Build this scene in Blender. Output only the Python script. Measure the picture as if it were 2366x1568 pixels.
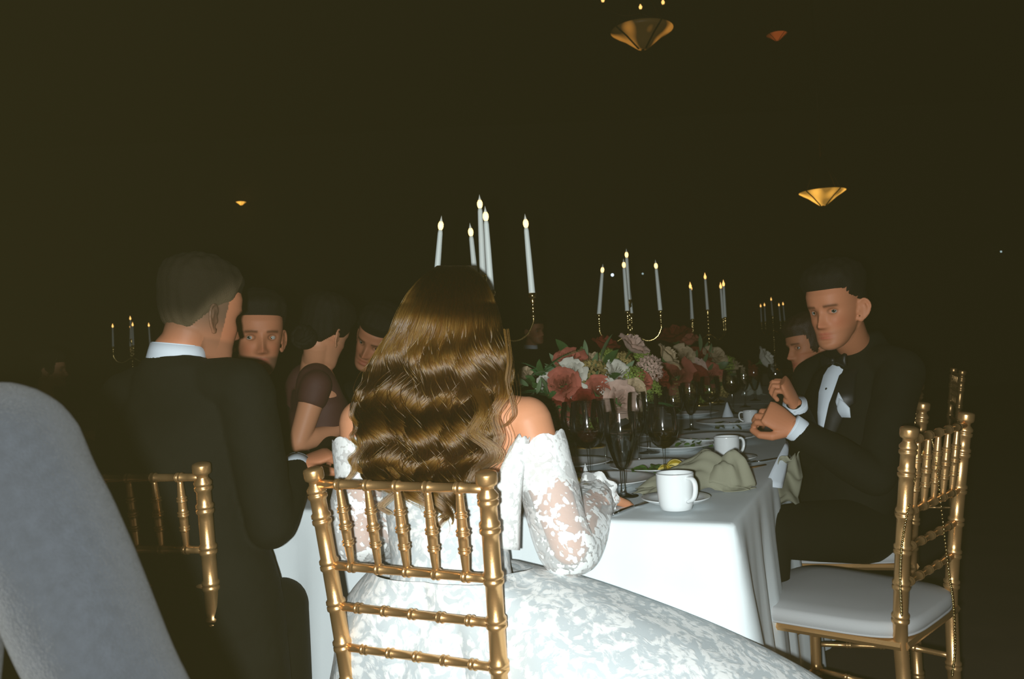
import bpy, bmesh, math, random
import numpy as np
from mathutils import Vector, Matrix, Quaternion
for o in list(bpy.data.objects): bpy.data.objects.remove(o)
S = bpy.context.scene; C = S.collection
random.seed(7); rng = np.random.RandomState(7)
PI = math.pi
# ------------------------------------------------------------------ camera
CAM = Vector((0, 0, 1.12)); F = 1972.0; ROLL = 0.05; PITCH = 37.0 / F
fw = Vector((0, math.cos(PITCH), math.sin(PITCH))); up0 = Vector((0, -math.sin(PITCH), math.cos(PITCH))); rt0 = Vector((1, 0, 0))
cr, sr = math.cos(ROLL), math.sin(ROLL)
Rv = rt0 * cr - up0 * sr; Uv = rt0 * sr + up0 * cr
cam = bpy.data.cameras.new('camera'); cam.sensor_width = 36; cam.lens = 36 * F / 2366; cam.clip_start = .02; cam.clip_end = 100
cam.dof.use_dof = True; cam.dof.focus_distance = 2.1; cam.dof.aperture_fstop = 8
co = bpy.data.objects.new('camera', cam); C.objects.link(co)
M = Matrix((Rv, Uv, -fw)).transposed().to_4x4(); M.translation = CAM
co.matrix_world = M; S.camera = co
# ------------------------------------------------------------------ world, flash, exposure
W = bpy.data.worlds.new('world'); S.world = W; W.use_nodes = True
W.node_tree.nodes['Background'].inputs[0].default_value = (0, 0, 0, 1); W.node_tree.nodes['Background'].inputs[1].default_value = 0
vs = W.node_tree.nodes.new('ShaderNodeVolumeScatter')          # thin haze added to lift the blacks like film; the flash lights it
vs.inputs['Color'].default_value = (1.0, .81, .28, 1); vs.inputs['Density'].default_value = .0019; vs.inputs['Anisotropy'].default_value = 0
W.node_tree.links.new(vs.outputs[0], W.node_tree.nodes['World Output'].inputs['Volume'])
def lamp(kind, name, loc, energy, col, size):
    l = bpy.data.lights.new(name, kind); l.energy = energy; l.color = col
    if kind == 'POINT': l.shadow_soft_size = size
    o = bpy.data.objects.new(name, l); o.location = loc; C.objects.link(o); return o
lamp('POINT', 'camera_flash', (-.05, -.06, 1.105), 182, (.94, 1.0, .98), .016)
S.view_settings.view_transform = 'Standard'; S.view_settings.look = 'None'; S.view_settings.gamma = 1
S.view_settings.use_curve_mapping = False; S.view_settings.exposure = 0
# ------------------------------------------------------------------ pixel helpers (photo 2366x1568)
def ray(px, py): return (fw * F + Rv * (px - 1183) - Uv * (py - 784))
def pp(px, py, Y):
    d = ray(px, py); return CAM + d * (Y / d.y)
def T(px, py, h=.764):
    d = ray(px, py); return CAM + d * ((h - CAM.z) / d.z)
# ------------------------------------------------------------------ materials
def mat(name, col, rough=.6, metal=0, spec=.5, bump=0, bscale=200, var=0, vscale=8, sheen=0, emit=None, es=0, trans=0, coat=0, attr=None):
    m = bpy.data.materials.new(name); m.use_nodes = True; nt = m.node_tree; b = nt.nodes['Principled BSDF']
    b.inputs['Base Color'].default_value = (*col, 1); b.inputs['Roughness'].default_value = rough; b.inputs['Metallic'].default_value = metal
    b.inputs['Specular IOR Level'].default_value = spec; b.inputs['Sheen Weight'].default_value = sheen; b.inputs['Coat Weight'].default_value = coat
    if trans: b.inputs['Transmission Weight'].default_value = trans
    if emit: b.inputs['Emission Color'].default_value = (*emit, 1); b.inputs['Emission Strength'].default_value = es
    tc = nt.nodes.new('ShaderNodeTexCoord')
    if bump:
        n = nt.nodes.new('ShaderNodeTexNoise'); n.inputs['Scale'].default_value = bscale; n.inputs['Detail'].default_value = 3
        nt.links.new(tc.outputs['Object'], n.inputs['Vector'])
        bp = nt.nodes.new('ShaderNodeBump'); bp.inputs['Strength'].default_value = bump; bp.inputs['Distance'].default_value = .002
        nt.links.new(n.outputs[0], bp.inputs['Height']); nt.links.new(bp.outputs[0], b.inputs['Normal'])
    src = None
    if var:
        n = nt.nodes.new('ShaderNodeTexNoise'); n.inputs['Scale'].default_value = vscale; n.inputs['Detail'].default_value = 4
        nt.links.new(tc.outputs['Object'], n.inputs['Vector'])
        r = nt.nodes.new('ShaderNodeMapRange'); r.inputs['From Min'].default_value = .3; r.inputs['From Max'].default_value = .7
        r.inputs['To Min'].default_value = 1 - var; r.inputs['To Max'].default_value = 1 + var
        nt.links.new(n.outputs[0], r.inputs['Value'])
        mx = nt.nodes.new('ShaderNodeVectorMath'); mx.operation = 'SCALE'; mx.inputs[0].default_value = col
        nt.links.new(r.outputs[0], mx.inputs['Scale']); src = mx.outputs[0]; nt.links.new(src, b.inputs['Base Color'])
    if attr:
        a = nt.nodes.new('ShaderNodeAttribute'); a.attribute_name = attr
        mm = nt.nodes.new('ShaderNodeVectorMath'); mm.operation = 'MULTIPLY'
        nt.links.new(a.outputs['Color'], mm.inputs[0])
        if src: nt.links.new(src, mm.inputs[1])
        else: mm.inputs[1].default_value = col
        nt.links.new(mm.outputs[0], b.inputs['Base Color'])
    return m
def lace(name, dens, col=(.86, .88, .88), sheer=.35, scale=1.0):
    # embroidered floral lace: raised motifs on sheer net
    m = bpy.data.materials.new(name); m.use_nodes = True; nt = m.node_tree; b = nt.nodes['Principled BSDF']; L = nt.links.new
    b.inputs['Base Color'].default_value = (*col, 1); b.inputs['Roughness'].default_value = .75
    tc = nt.nodes.new('ShaderNodeTexCoord')
    wn = nt.nodes.new('ShaderNodeTexNoise'); wn.inputs['Scale'].default_value = 28 * scale; wn.inputs['Detail'].default_value = 2
    L(tc.outputs['Object'], wn.inputs['Vector'])
    mixv = nt.nodes.new('ShaderNodeMixRGB'); mixv.blend_type = 'ADD'; mixv.inputs[0].default_value = .035 / scale
    L(tc.outputs['Object'], mixv.inputs[1]); L(wn.outputs[1], mixv.inputs[2])
    v = nt.nodes.new('ShaderNodeTexVoronoi'); v.inputs['Scale'].default_value = 55 * scale; v.feature = 'F1'; L(mixv.outputs[0], v.inputs['Vector'])
    n2 = nt.nodes.new('ShaderNodeTexNoise'); n2.inputs['Scale'].default_value = 13 * scale; n2.inputs['Detail'].default_value = 7; n2.inputs['Roughness'].default_value = .65; n2.inputs['Distortion'].default_value = 1.2
    L(tc.outputs['Object'], n2.inputs['Vector'])
    s = nt.nodes.new('ShaderNodeMath'); s.operation = 'MULTIPLY_ADD'; L(v.outputs['Distance'], s.inputs[0]); s.inputs[1].default_value = -.35; L(n2.outputs[0], s.inputs[2])
    r = nt.nodes.new('ShaderNodeMapRange'); r.inputs['From Min'].default_value = .42 - dens; r.inputs['From Max'].default_value = .45 - dens; L(s.outputs[0], r.inputs['Value'])
    r.inputs['To Min'].default_value = sheer; r.inputs['To Max'].default_value = 1
    L(r.outputs[0], b.inputs['Alpha'])
    bp = nt.nodes.new('ShaderNodeBump'); bp.inputs['Strength'].default_value = .5; bp.inputs['Distance'].default_value = .003; L(s.outputs[0], bp.inputs['Height']); L(bp.outputs[0], b.inputs['Normal'])
    return m
def lace_solid(name):
    m = bpy.data.materials.new(name); m.use_nodes = True; nt = m.node_tree; b = nt.nodes['Principled BSDF']; L = nt.links.new
    b.inputs['Roughness'].default_value = .8
    tc = nt.nodes.new('ShaderNodeTexCoord')
    n2 = nt.nodes.new('ShaderNodeTexNoise'); n2.inputs['Scale'].default_value = 26; n2.inputs['Detail'].default_value = 7; n2.inputs['Roughness'].default_value = .62; n2.inputs['Distortion'].default_value = 1.6
    L(tc.outputs['Object'], n2.inputs['Vector'])
    v = nt.nodes.new('ShaderNodeTexVoronoi'); v.inputs['Scale'].default_value = 70; L(tc.outputs['Object'], v.inputs['Vector'])
    s = nt.nodes.new('ShaderNodeMath'); s.operation = 'MULTIPLY_ADD'; L(v.outputs['Distance'], s.inputs[0]); s.inputs[1].default_value = -.22; L(n2.outputs[0], s.inputs[2])
    r = nt.nodes.new('ShaderNodeMapRange'); r.inputs['From Min'].default_value = .33; r.inputs['From Max'].default_value = .46; L(s.outputs[0], r.inputs['Value'])
    mx = nt.nodes.new('ShaderNodeMixRGB'); mx.inputs[1].default_value = (.55, .61, .64, 1); mx.inputs[2].default_value = (.88, .90, .90, 1); L(r.outputs[0], mx.inputs[0]); L(mx.outputs[0], b.inputs['Base Color'])
    bp = nt.nodes.new('ShaderNodeBump'); bp.inputs['Strength'].default_value = .3; bp.inputs['Distance'].default_value = .003; L(r.outputs[0], bp.inputs['Height']); L(bp.outputs[0], b.inputs['Normal'])
    return m
def thin_glass(name, tint=(.96, .97, .97), rough=.07):
    m = bpy.data.materials.new(name); m.use_nodes = True; nt = m.node_tree; nt.nodes.remove(nt.nodes['Principled BSDF']); L = nt.links.new
    t = nt.nodes.new('ShaderNodeBsdfTransparent'); t.inputs[0].default_value = (*tint, 1)
    g = nt.nodes.new('ShaderNodeBsdfGlossy'); g.inputs['Roughness'].default_value = rough
    lw = nt.nodes.new('ShaderNodeLayerWeight'); lw.inputs['Blend'].default_value = .35
    r = nt.nodes.new('ShaderNodeMapRange'); L(lw.outputs['Fresnel'], r.inputs['Value']); r.inputs['To Min'].default_value = .06; r.inputs['To Max'].default_value = 1
    mx = nt.nodes.new('ShaderNodeMixShader'); L(r.outputs[0], mx.inputs[0]); L(t.outputs[0], mx.inputs[1]); L(g.outputs[0], mx.inputs[2])
    L(mx.outputs[0], nt.nodes['Material Output'].inputs['Surface']); return m
gold = mat('gold_paint', (.76, .45, .195), .31, .85, bump=.08, bscale=300)
brass = mat('polished_brass', (.85, .62, .25), .16, 1)
cloth = mat('white_tablecloth', (.74, .81, .84), .85, bump=.15, bscale=900, var=.03)
porcelain = mat('white_porcelain', (.76, .80, .82), .22, coat=.3)
napmat = mat('sage_linen', (.24, .24, .175), .9, bump=.3, bscale=900)
suit = mat('black_wool', (.0065, .0065, .0045), .8, spec=.12, bump=.4, bscale=1200, var=.15)
satin = mat('black_satin', (.006, .006, .006), .45, spec=.3)
greywool = mat('slate_grey_wool', (.016, .0185, .0235), .85, spec=.15, bump=1, bscale=500, var=.12, vscale=90, sheen=.1)
shirt = mat('white_cotton', (.66, .74, .82), .8, bump=.1, bscale=800)
skin_b = mat('fair_skin', (.63, .285, .155), .5, spec=.3, attr='tint', bump=.05, bscale=500)
skin_m = mat('ruddy_skin', (.49, .195, .10), .55, spec=.25, attr='tint', bump=.05, bscale=500)
maroon = mat('maroon_crepe', (.075, .022, .018), .7, bump=.2, bscale=700)
darkhair = mat('dark_brown_hair', (.008, .006, .004), .7, bump=1, bscale=350, spec=.15)
brownhair = mat('cropped_brown_hair', (.014, .011, .007), .85, bump=1, bscale=500, spec=.15, attr='tint')
redhair = mat('auburn_hair', (.03, .012, .006), .5, bump=1, bscale=350)
eyewhite = mat('eye_white', (.38, .37, .34), .2); iris = mat('eye_iris', (.05, .06, .05), .1); pupil = mat('eye_pupil', (.003, .003, .003), .08)
candle_w = mat('ivory_wax', (.70, .76, .74), .5)
flame_m = mat('flame_bulb', (1, .8, .5), .4, emit=(1, .60, .22), es=2.2)
flame_tip = mat('flame_bulb_tip', (.75, .75, .68), .4)
flame_far = mat('far_flame_bulb', (1, .8, .5), .4, emit=(1, .52, .14), es=1.6)
glass = thin_glass('clear_glass')
steel = mat('polished_steel', (.6, .62, .64), .18, 1)
darkwine = mat('red_wine', (.015, .002, .002), .08, spec=.6)
whitewine = thin_glass('white_wine_liquid', (.75, .62, .25), .05)
waterm = thin_glass('water_liquid', (.80, .84, .84), .03)
cushion_m = mat('ivory_cushion_fabric', (.42, .43, .44), .8, bump=.2, bscale=900)
# ------------------------------------------------------------------ geometry
class G:
    def __init__(s): s.v = []; s.f = []; s.m = []
    def add(s, v, f, mi=0, mtx=None):
        n = len(s.v)
        if mtx is not None: v = [mtx @ Vector(p) for p in v]
        s.v += [tuple(p) for p in v]; s.f += [tuple(i + n for i in q) for q in f]; s.m += [mi] * len(f); return s
    def merge(s, g, mtx=None, mi=None):
        n = len(s.v); s.v += [tuple(mtx @ Vector(p)) if mtx is not None else tuple(p) for p in g.v]
        s.f += [tuple(i + n for i in q) for q in g.f]; s.m += g.m if mi is None else [mi] * len(g.f); return s
    def box(s, c, d, mtx=None, mi=0):
        x, y, z = [k / 2 for k in d]; v = [(c[0] + a * x, c[1] + b * y, c[2] + e * z) for a in (-1, 1) for b in (-1, 1) for e in (-1, 1)]
        return s.add(v, [(0, 1, 3, 2), (4, 6, 7, 5), (0, 4, 5, 1), (2, 3, 7, 6), (0, 2, 6, 4), (1, 5, 7, 3)], mi, mtx)
    def lathe(s, prof, seg=24, mi=0, mtx=None, cap=True):
        v = []; f = []
        for r, z in prof:
            for k in range(seg):
                a = 2 * PI * k / seg; v.append((r * math.cos(a), r * math.sin(a), z))
        for i in range(len(prof) - 1):
            for k in range(seg):
                k2 = (k + 1) % seg; f.append((i * seg + k, i * seg + k2, (i + 1) * seg + k2, (i + 1) * seg + k))
        if cap:
            f.append(tuple(range(seg))[::-1]); f.append(tuple(range((len(prof) - 1) * seg, len(prof) * seg)))
        return s.add(v, f, mi, mtx)
    def tube(s, pts, rad, seg=12, side=None, mi=0, mtx=None, cap=True):
        pts = [Vector(p) for p in pts]; n = len(pts)
        if not isinstance(rad, (list, tuple)): rad = [rad] * n
        rad = [(r, r) if not isinstance(r, (list, tuple)) else r for r in rad]
        tan = [(pts[min(i + 1, n - 1)] - pts[max(i - 1, 0)]).normalized() for i in range(n)]
        if side is None: a = Vector((0, 0, 1)) if abs(tan[0].z) < .9 else Vector((1, 0, 0)); a = (a - tan[0] * a.dot(tan[0])).normalized()
        v = []; f = []
        for i in range(n):
            t = tan[i]
            if side is not None:
                a = Vector(side[i] if isinstance(side, list) else side)
            a = (a - t * a.dot(t)).normalized()
            b = t.cross(a)
            for k in range(seg):
                w = 2 * PI * k / seg; v.append(pts[i] + a * (rad[i][0] * math.cos(w)) + b * (rad[i][1] * math.sin(w)))
        for i in range(n - 1):
            for k in range(seg):
                k2 = (k + 1) % seg; f.append((i * seg + k, i * seg + k2, (i + 1) * seg + k2, (i + 1) * seg + k))
        if cap:
            f.append(tuple(range(seg))[::-1]); f.append(tuple(range((n - 1) * seg, n * seg)))
        return s.add(v, f, mi, mtx)
    def ball(s, c, r, seg=14, rings=9, mi=0, mtx=None):
        if not isinstance(r, (list, tuple)): r = (r, r, r)
        v = [(c[0], c[1], c[2] - r[2])]; f = []
        for i in range(1, rings):
            ph = -PI / 2 + PI * i / rings
            for k in range(seg):
                a = 2 * PI * k / seg; v.append((c[0] + r[0] * math.cos(ph) * math.cos(a), c[1] + r[1] * math.cos(ph) * math.sin(a), c[2] + r[2] * math.sin(ph)))
        v.append((c[0], c[1], c[2] + r[2])); e = len(v) - 1
        for k in range(seg): f.append((0, 1 + (k + 1) % seg, 1 + k)); f.append((e, 1 + (rings - 2) * seg + k, 1 + (rings - 2) * seg + (k + 1) % seg))
        for i in range(rings - 2):
            for k in range(seg):
                k2 = (k + 1) % seg; f.append((1 + i * seg + k, 1 + i * seg + k2, 1 + (i + 1) * seg + k2, 1 + (i + 1) * seg + k))
        return s.add(v, f, mi, mtx)
    def capsule(s, p0, p1, r0, r1, seg=14, mi=0):
        p0 = Vector(p0); p1 = Vector(p1); d = (p1 - p0); L = d.length; t = d / L; pts = []; rr = []
        for a in (0.15, .5, .85): pts.append(p0 - t * r0 * math.cos(a * PI / 2)); rr.append(r0 * math.sin(a * PI / 2))
        for k in range(7): w = k / 6; pts.append(p0 + d * w); rr.append(r0 + (r1 - r0) * w)
        for a in (.85, .5, .15): pts.append(p1 + t * r1 * math.cos(a * PI / 2)); rr.append(r1 * math.sin(a * PI / 2))
        return s.tube(pts, rr, seg, mi=mi)
def spline(pts, n):
    P = [Vector(p) for p in pts]; P = [P[0] * 2 - P[1]] + P + [P[-1] * 2 - P[-2]]; out = []; m = len(P) - 3
    for k in range(n):
        u = k / (n - 1) * m; i = min(int(u), m - 1); t = u - i; a, b, c, d = P[i:i + 4]
        out.append(.5 * ((2 * b) + (c - a) * t + (2 * a - 5 * b + 4 * c - d) * t * t + (3 * b - a - 3 * c + d) * t ** 3))
    return out
def mesh_of(g, name, mats, smooth=True):
    me = bpy.data.meshes.new(name); me.from_pydata(g.v, [], g.f)
    for m in (mats if isinstance(mats, (list, tuple)) else [mats]): me.materials.append(m)
    if len(set(g.m)) > 1: me.polygons.foreach_set('material_index', g.m)
    if smooth: me.polygons.foreach_set('use_smooth', [True] * len(me.polygons))
    me.update(); return me
def link(name, me, parent=None, loc=None, rot=None):
    o = bpy.data.objects.new(name, me); C.objects.link(o)
    if parent: o.parent = parent
    if loc is not None: o.location = loc
    if rot is not None: o.rotation_euler = rot
    return o
def obj(name, g, mats, parent=None, smooth=True, loc=None, rot=None, label=None):
    o = link(name, mesh_of(g, name, mats, smooth), parent, loc, rot)
    if label: o['label'] = label
    return o
def tag(o, label=None, cat=None, group=None, kind=None):
    if label: o['label'] = label
    if cat: o['category'] = cat
    if group: o['group'] = group
    if kind: o['kind'] = kind
    return o
def empty(name, loc, rz=0, label=None, cat=None, group=None):
    o = bpy.data.objects.new(name, None); C.objects.link(o); o.location = loc; o.rotation_euler = (0, 0, rz); o.empty_display_size = .1
    return tag(o, label, cat, group)
def copy_tree(o, parent=None):
    c = o.copy(); C.objects.link(c)
    if parent: c.parent = parent
    for ch in list(o.children): copy_tree(ch, c)
    return c
def place(o, loc, rz, label, group=None):
    o.location = loc; o.rotation_euler = (0, 0, rz); o['label'] = label
    if group: o['group'] = group
    return o
def voxel(g, size, smooth=3, fac=.5):
    me = bpy.data.meshes.new('t'); me.from_pydata(g.v, [], g.f)
    o = bpy.data.objects.new('t', me); C.objects.link(o)
    r = o.modifiers.new('r', 'REMESH'); r.mode = 'VOXEL'; r.voxel_size = size
    if smooth: s = o.modifiers.new('s', 'SMOOTH'); s.iterations = smooth; s.factor = fac
    dg = bpy.context.evaluated_depsgraph_get(); e = o.evaluated_get(dg); m2 = e.to_mesh()
    n = len(m2.vertices); v = np.empty(n * 3); m2.vertices.foreach_get('co', v); v = v.reshape(-1, 3)
    f = [tuple(p.vertices) for p in m2.polygons]; e.to_mesh_clear()
    bpy.data.objects.remove(o); bpy.data.meshes.remove(me)
    out = G(); out.v = [tuple(p) for p in v]; out.f = f; out.m = [0] * len(f); return out
def displace(g, fn):
    v = np.array(g.v); v2 = fn(v); g.v = [tuple(p) for p in v2]; return g
# ------------------------------------------------------------------ the setting
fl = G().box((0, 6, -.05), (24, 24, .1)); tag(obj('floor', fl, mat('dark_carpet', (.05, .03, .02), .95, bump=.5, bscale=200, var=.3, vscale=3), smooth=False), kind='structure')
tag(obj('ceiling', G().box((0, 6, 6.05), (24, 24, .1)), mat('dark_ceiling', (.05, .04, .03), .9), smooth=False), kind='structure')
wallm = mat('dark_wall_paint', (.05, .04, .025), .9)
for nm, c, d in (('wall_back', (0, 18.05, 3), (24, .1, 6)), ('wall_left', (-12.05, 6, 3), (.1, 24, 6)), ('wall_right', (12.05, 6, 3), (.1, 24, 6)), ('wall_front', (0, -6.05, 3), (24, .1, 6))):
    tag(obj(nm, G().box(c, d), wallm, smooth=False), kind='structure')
# ------------------------------------------------------------------ the long table
TA = math.radians(23.9); td = Vector((math.sin(TA), math.cos(TA), 0)); tl = Vector((-math.cos(TA), math.sin(TA), 0))
CRN = Vector((.419, 1.70, 0)); TW = 1.52; TH = .764
def tp(a, b, h=0): return CRN + tl * a + td * b + Vector((0, 0, h))
def make_cloth(b0, b1, seed, front=True):
    r = np.random.RandomState(seed); g = G(); pts = []
    per = []; n = 60
    for k in range(n): per.append((TW * k / n, 0, 0, -1))
    m = int(n * (b1 - b0) / TW)
    for k in range(m): per.append((TW, (b1 - b0) * k / m, 1, 0))
    for k in range(n): per.append((TW * (1 - k / n), b1 - b0, 0, 1))
    for k in range(m): per.append((0, (b1 - b0) * (1 - k / m), -1, 0))
    N = len(per); ph = r.rand(6) * 6
    levels = [(TH, -.03), (TH, -.008), (TH - .002, -.002), (TH - .008, .002), (TH - .03, .005), (.70, .007), (.62, .010), (.52, .015), (.40, .022), (.25, .030), (.10, .036), (.03, .04)]
    for li, (h, off) in enumerate(levels):
        for k, (a, b, na, nb) in enumerate(per):
            # distance to nearest corner gives the flare
            dc = min(math.hypot(a - ca, b - cb) for ca in (0, TW) for cb in (0, b1 - b0))
            cf = math.exp(-(dc / .10) ** 2); drop = max(0, TH - h)
            s = k / N * 2 * PI
            wave = (math.sin(31 * s + ph[0]) + .6 * math.sin(53 * s + ph[1]) + .4 * math.sin(17 * s + ph[2])) * .010 * min(1, drop / .35)
            ca_ = (a - TW / 2) / (TW / 2); cb_ = (b - (b1 - b0) / 2) / ((b1 - b0) / 2)
            ox = na * (off + wave) + cf * drop * .11 * np.sign(ca_) * .7; oy = nb * (off + wave) + cf * drop * .11 * np.sign(cb_) * .7
            aa = a + ox; bb = b + oy
            if off < 0: aa = min(max(a, -off), TW + off); bb = min(max(b, -off), (b1 - b0) + off)
            g.v.append(tuple(tp(aa, b0 + bb, h)))
    for li in range(len(levels) - 1):
        for k in range(N):
            k2 = (k + 1) % N; g.f.append((li * N + k, (li + 1) * N + k, (li + 1) * N + k2, li * N + k2)); g.m.append(0)
    top = [g.v[k] for k in range(N)]; g.v += top; n0 = len(g.v) - N   # flat top with its own vertices, so it shades flat
    g.f.append(tuple(range(n0, n0 + N))); g.m.append(0)
    return g
segs = [(0, 1.66, 'white cloth on the near end table, its corner hanging beside the bride'), (1.665, 3.45, 'white cloth on the middle table behind the second mug'), (3.455, 5.6, 'dim white cloth on the far end of the long table')]
for i, (b0, b1, lb) in enumerate(segs):
    t = empty('banquet_table', tp(TW / 2, (b0 + b1) / 2), 0, ['near', 'middle', 'far'][i] + ' folding banquet table hidden under its white cloth', 'table')
    inv = Matrix.Translation(-t.location)
    def q(a, b, h): return inv @ tp(a, b, h)
    g = G(); g.tube([q(TW / 2, b0 + .02, .745), q(TW / 2, b1 - .02, .745)], [(TW / 2 - .02, .014)] * 2, 4, side=tl); obj('tabletop', g, mat('plywood', (.2, .12, .06)), t, False)
    for a in (.15, TW - .15):
        for b in (b0 + .2, b1 - .2): obj('leg', G().tube([q(a, b, 0), q(a, b, .74)], .015, 8), steel, t)
    tag(obj('tablecloth', make_cloth(b0, b1, i), cloth), lb, 'tablecloth', 'white tablecloths on the long table')
# ------------------------------------------------------------------ chiavari chairs
def rod(g, p0, p1, r, rings=(), taper=False, rw=.006, seg=14):
    p0 = Vector(p0); p1 = Vector(p1); L = (p1 - p0).length; st = {0.0: 1, 1.0: 1}
    for k in range(1, 12): st[k / 12] = 1
    for t in rings:
        for o_, s_ in ((-2.1, 1), (-1.5, 1.28), (-1, 1.32), (-.45, 1.22), (0, .92), (.45, 1.22), (1, 1.32), (1.5, 1.28), (2.1, 1)):
            st[min(1, max(0, t + o_ * rw / L))] = s_
    ks = sorted(st); pts = [p0 + (p1 - p0) * k for k in ks]
    def tf(k): return (1 - .42 * abs(2 * k - 1) ** 1.6) if taper else 1
    g.tube(pts, [r * st[k] * tf(k) for k in ks], seg); return g
HT = .925
def backpt(side, h):   # back post centre line, raked and flared
    t = (h - .45) / (HT - .45); x = .166 + .024 * max(t, -.3); y = -.185 - .055 * max(t, 0) ** 1.2
    return Vector((side * x, y, h))
def make_chair(cush=True, beaded=False):
    t = empty('chiavari_chair', (0, 0, 0))
    for s in (-1, 1):
        g = G(); hs = [0, .1, .2, .3, .4, .45, .52, .6, .7, .8, .87]; pr = []
        rings = [.12, .30, .50, .575, .655, .735, .825, .875]
        pts = []; rr = []
        allh = sorted(set(hs + [h + o * .006 for h in rings for o in (-2.1, -1.4, -.9, -.4, 0, .4, .9, 1.4, 2.1)]))
        for h in allh:
            k = 1.0
            for rg in rings:
                d = abs(h - rg) / .006
                if d < 2: k = max(k, 1.22 if .3 < d < 1.7 else 1.0)
                if d < .2: k = .93
            pts.append(backpt(s, h)); rr.append(.0155 * k)
        for h, r in ((.888, .0155), (.892, .012), (.898, .0125), (.902, .0185), (.907, .0195), (.918, .0195), (.922, .0185), (.9245, .012), (.925, .004)): pts.append(backpt(s, h)); rr.append(r)
        g.tube(pts, rr, 20); obj('back_post', g, gold, t)
    fr = [.15, .325, .5, .675, .85]
    for h in (.893, .733, .652, .571):
        a = backpt(-1, h); b = backpt(1, h); obj('back_rail', rod(G(), a, b, .0085 if h > .7 else .008, fr, rw=.0042), gold, t)
    for k in fr:
        a = backpt(-1, .893).lerp(backpt(1, .893), k); b = backpt(-1, .733).lerp(backpt(1, .733), k)
        obj('spindle', rod(G(), b, a, .0098, [.3, .5, .7], True, rw=.003), gold, t)
    for s in (-1, 1):
        obj('leg', rod(G(), (s * .185, .19, 0), (s * .19, .185, .44), .014, [.2, .45, .7, .9]), gold, t)
    g = G(); v = [(-.17, -.19), (.17, -.19), (.205, .2), (-.205, .2)]
    for i in range(4):
        a, b = v[i], v[(i + 1) % 4]; g.tube([(a[0], a[1], .44), (b[0], b[1], .44)], [(.012, .016)] * 2, 8, side=(0, 0, 1))
    g.add([(x, y, .447) for x, y in v] + [(x, y, .437) for x, y in v], [(0, 1, 2, 3), (7, 6, 5, 4)])
    obj('seat_frame', g, gold, t, False)
    for s in (-1, 1):
        for h in (.2, .32): obj('stretcher', rod(G(), (s * .185, .19, h), (s * .166, -.185, h), .007, [.25, .5, .75], rw=.004), gold, t)
        obj('stretcher', rod(G(), (s * .12, .2, .33), (s * .12, .2, .44), .005, [.5], rw=.003), gold, t)
    for h in (.2, .33): obj('stretcher', rod(G(), (-.185, .19, h), (.185, .19, h), .007, [.25, .5, .75], rw=.004), gold, t)
    if cush:
        g = G(); n = 48; ro = []
        for h, o_ in ((.449, -.012), (.456, 0), (.470, .006), (.484, .002), (.489, -.006), (.494, -.06), (.497, -.13)):
            for k in range(n):
                a = 2 * PI * k / n; c_, s_ = math.cos(a), math.sin(a); e = .45
                x = abs(c_) ** e * np.sign(c_); y = abs(s_) ** e * np.sign(s_)
                wx = .212 + .02 * y + o_; ro.append((x * wx, y * (.214 + o_) + .008, h))
        f = [(i * n + k, i * n + (k + 1) % n, (i + 1) * n + (k + 1) % n, (i + 1) * n + k) for i in range(6) for k in range(n)]
        f.append(tuple(range(n))[::-1]); f.append(tuple(range(6 * n, 7 * n))); g.add(ro, f)
        c = obj('seat_cushion', g, cushion_m, t)
        g2 = G()
        for h in (.456, .485): g2.tube([(ro[(1 if h < .47 else 4) * n + k][0] * 1.005, ro[(1 if h < .47 else 4) * n + k][1] * 1.005, h) for k in list(range(n)) + [0]], .0028, 6, cap=False)
        obj('piping', g2, cushion_m, c)
        for s in (-1, 1):
            g3 = G(); g3.tube([(s * .19, .21, .47), (s * .215, .222, .46), (s * .22, .228, .42), (s * .225, .23, .35)], [(.013, .002)] * 4, 6, side=(1, 0, 0)); obj('cushion_tie', g3, cushion_m, t)
    return t
def yaw(dx, dy): return -math.atan2(dx, dy)
ch = make_chair()
chairs = [((-.116, 1.768), (.455, .89), 'gold bamboo-style chair the bride sits on, back closest to camera'),
          ((-.795, 2.11), (.27, .963), 'gold bamboo-style chair behind the man in black at left'),
          ((.808, 2.145), (-.71, .70), 'empty gold bamboo-style chair with pale cushion at right'),
          ((1.02, 2.75), (-.94, .3), 'gold bamboo-style chair under the man with the pocket square'),
          ((-1.10, 2.98), (.914, -.3), 'gold bamboo-style chair under the moustached man at left'),
          ((-.86, 3.22), (.9, -.2), 'gold bamboo-style chair under the woman in maroon'),
          ((-.62, 3.75), (.914, -.4), 'gold bamboo-style chair under the guest leaning in behind the maroon dress'),
          ((1.50, 3.74), (-.914, .4), 'gold bamboo-style chair under the bare-shouldered woman'),
          ((2.20, 4.75), (-.93, .36), 'dim distant gold chair back above the empty chair'),
          ((-.75, .92), (0, 1), 'gold chair under the guest in grey at the left edge')]
for i, (p, d, lb) in enumerate(chairs):
    c = ch if i == 0 else copy_tree(ch)
    place(c, (p[0], p[1], 0), yaw(*d), lb, 'gold chiavari chairs'); c['category'] = 'chair'
# gold chain strap hung over the empty chair
g = G()
for path in ([pp(2150, 1003, 2.0), pp(2162, 1060, 1.98), pp(2178, 1200, 1.96), pp(2192, 1320, 1.95), pp(2203, 1400, 1.97), pp(2206, 1500, 1.99), pp(2200, 1560, 2.0)],
             [pp(2148, 1003, 2.0), pp(2120, 1080, 1.9), pp(2088, 1230, 1.82), pp(2080, 1330, 1.80), pp(2083, 1420, 1.8)]):
    for k, p in enumerate(spline(path, 95)): g.ball(p, (.0032, .0032, .0022) if k % 2 else (.0022, .0032, .0036), 7, 5)
tag(obj('chain_strap', g, brass), 'thin gold chain strap draped over the empty chair at right', 'chain')
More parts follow.
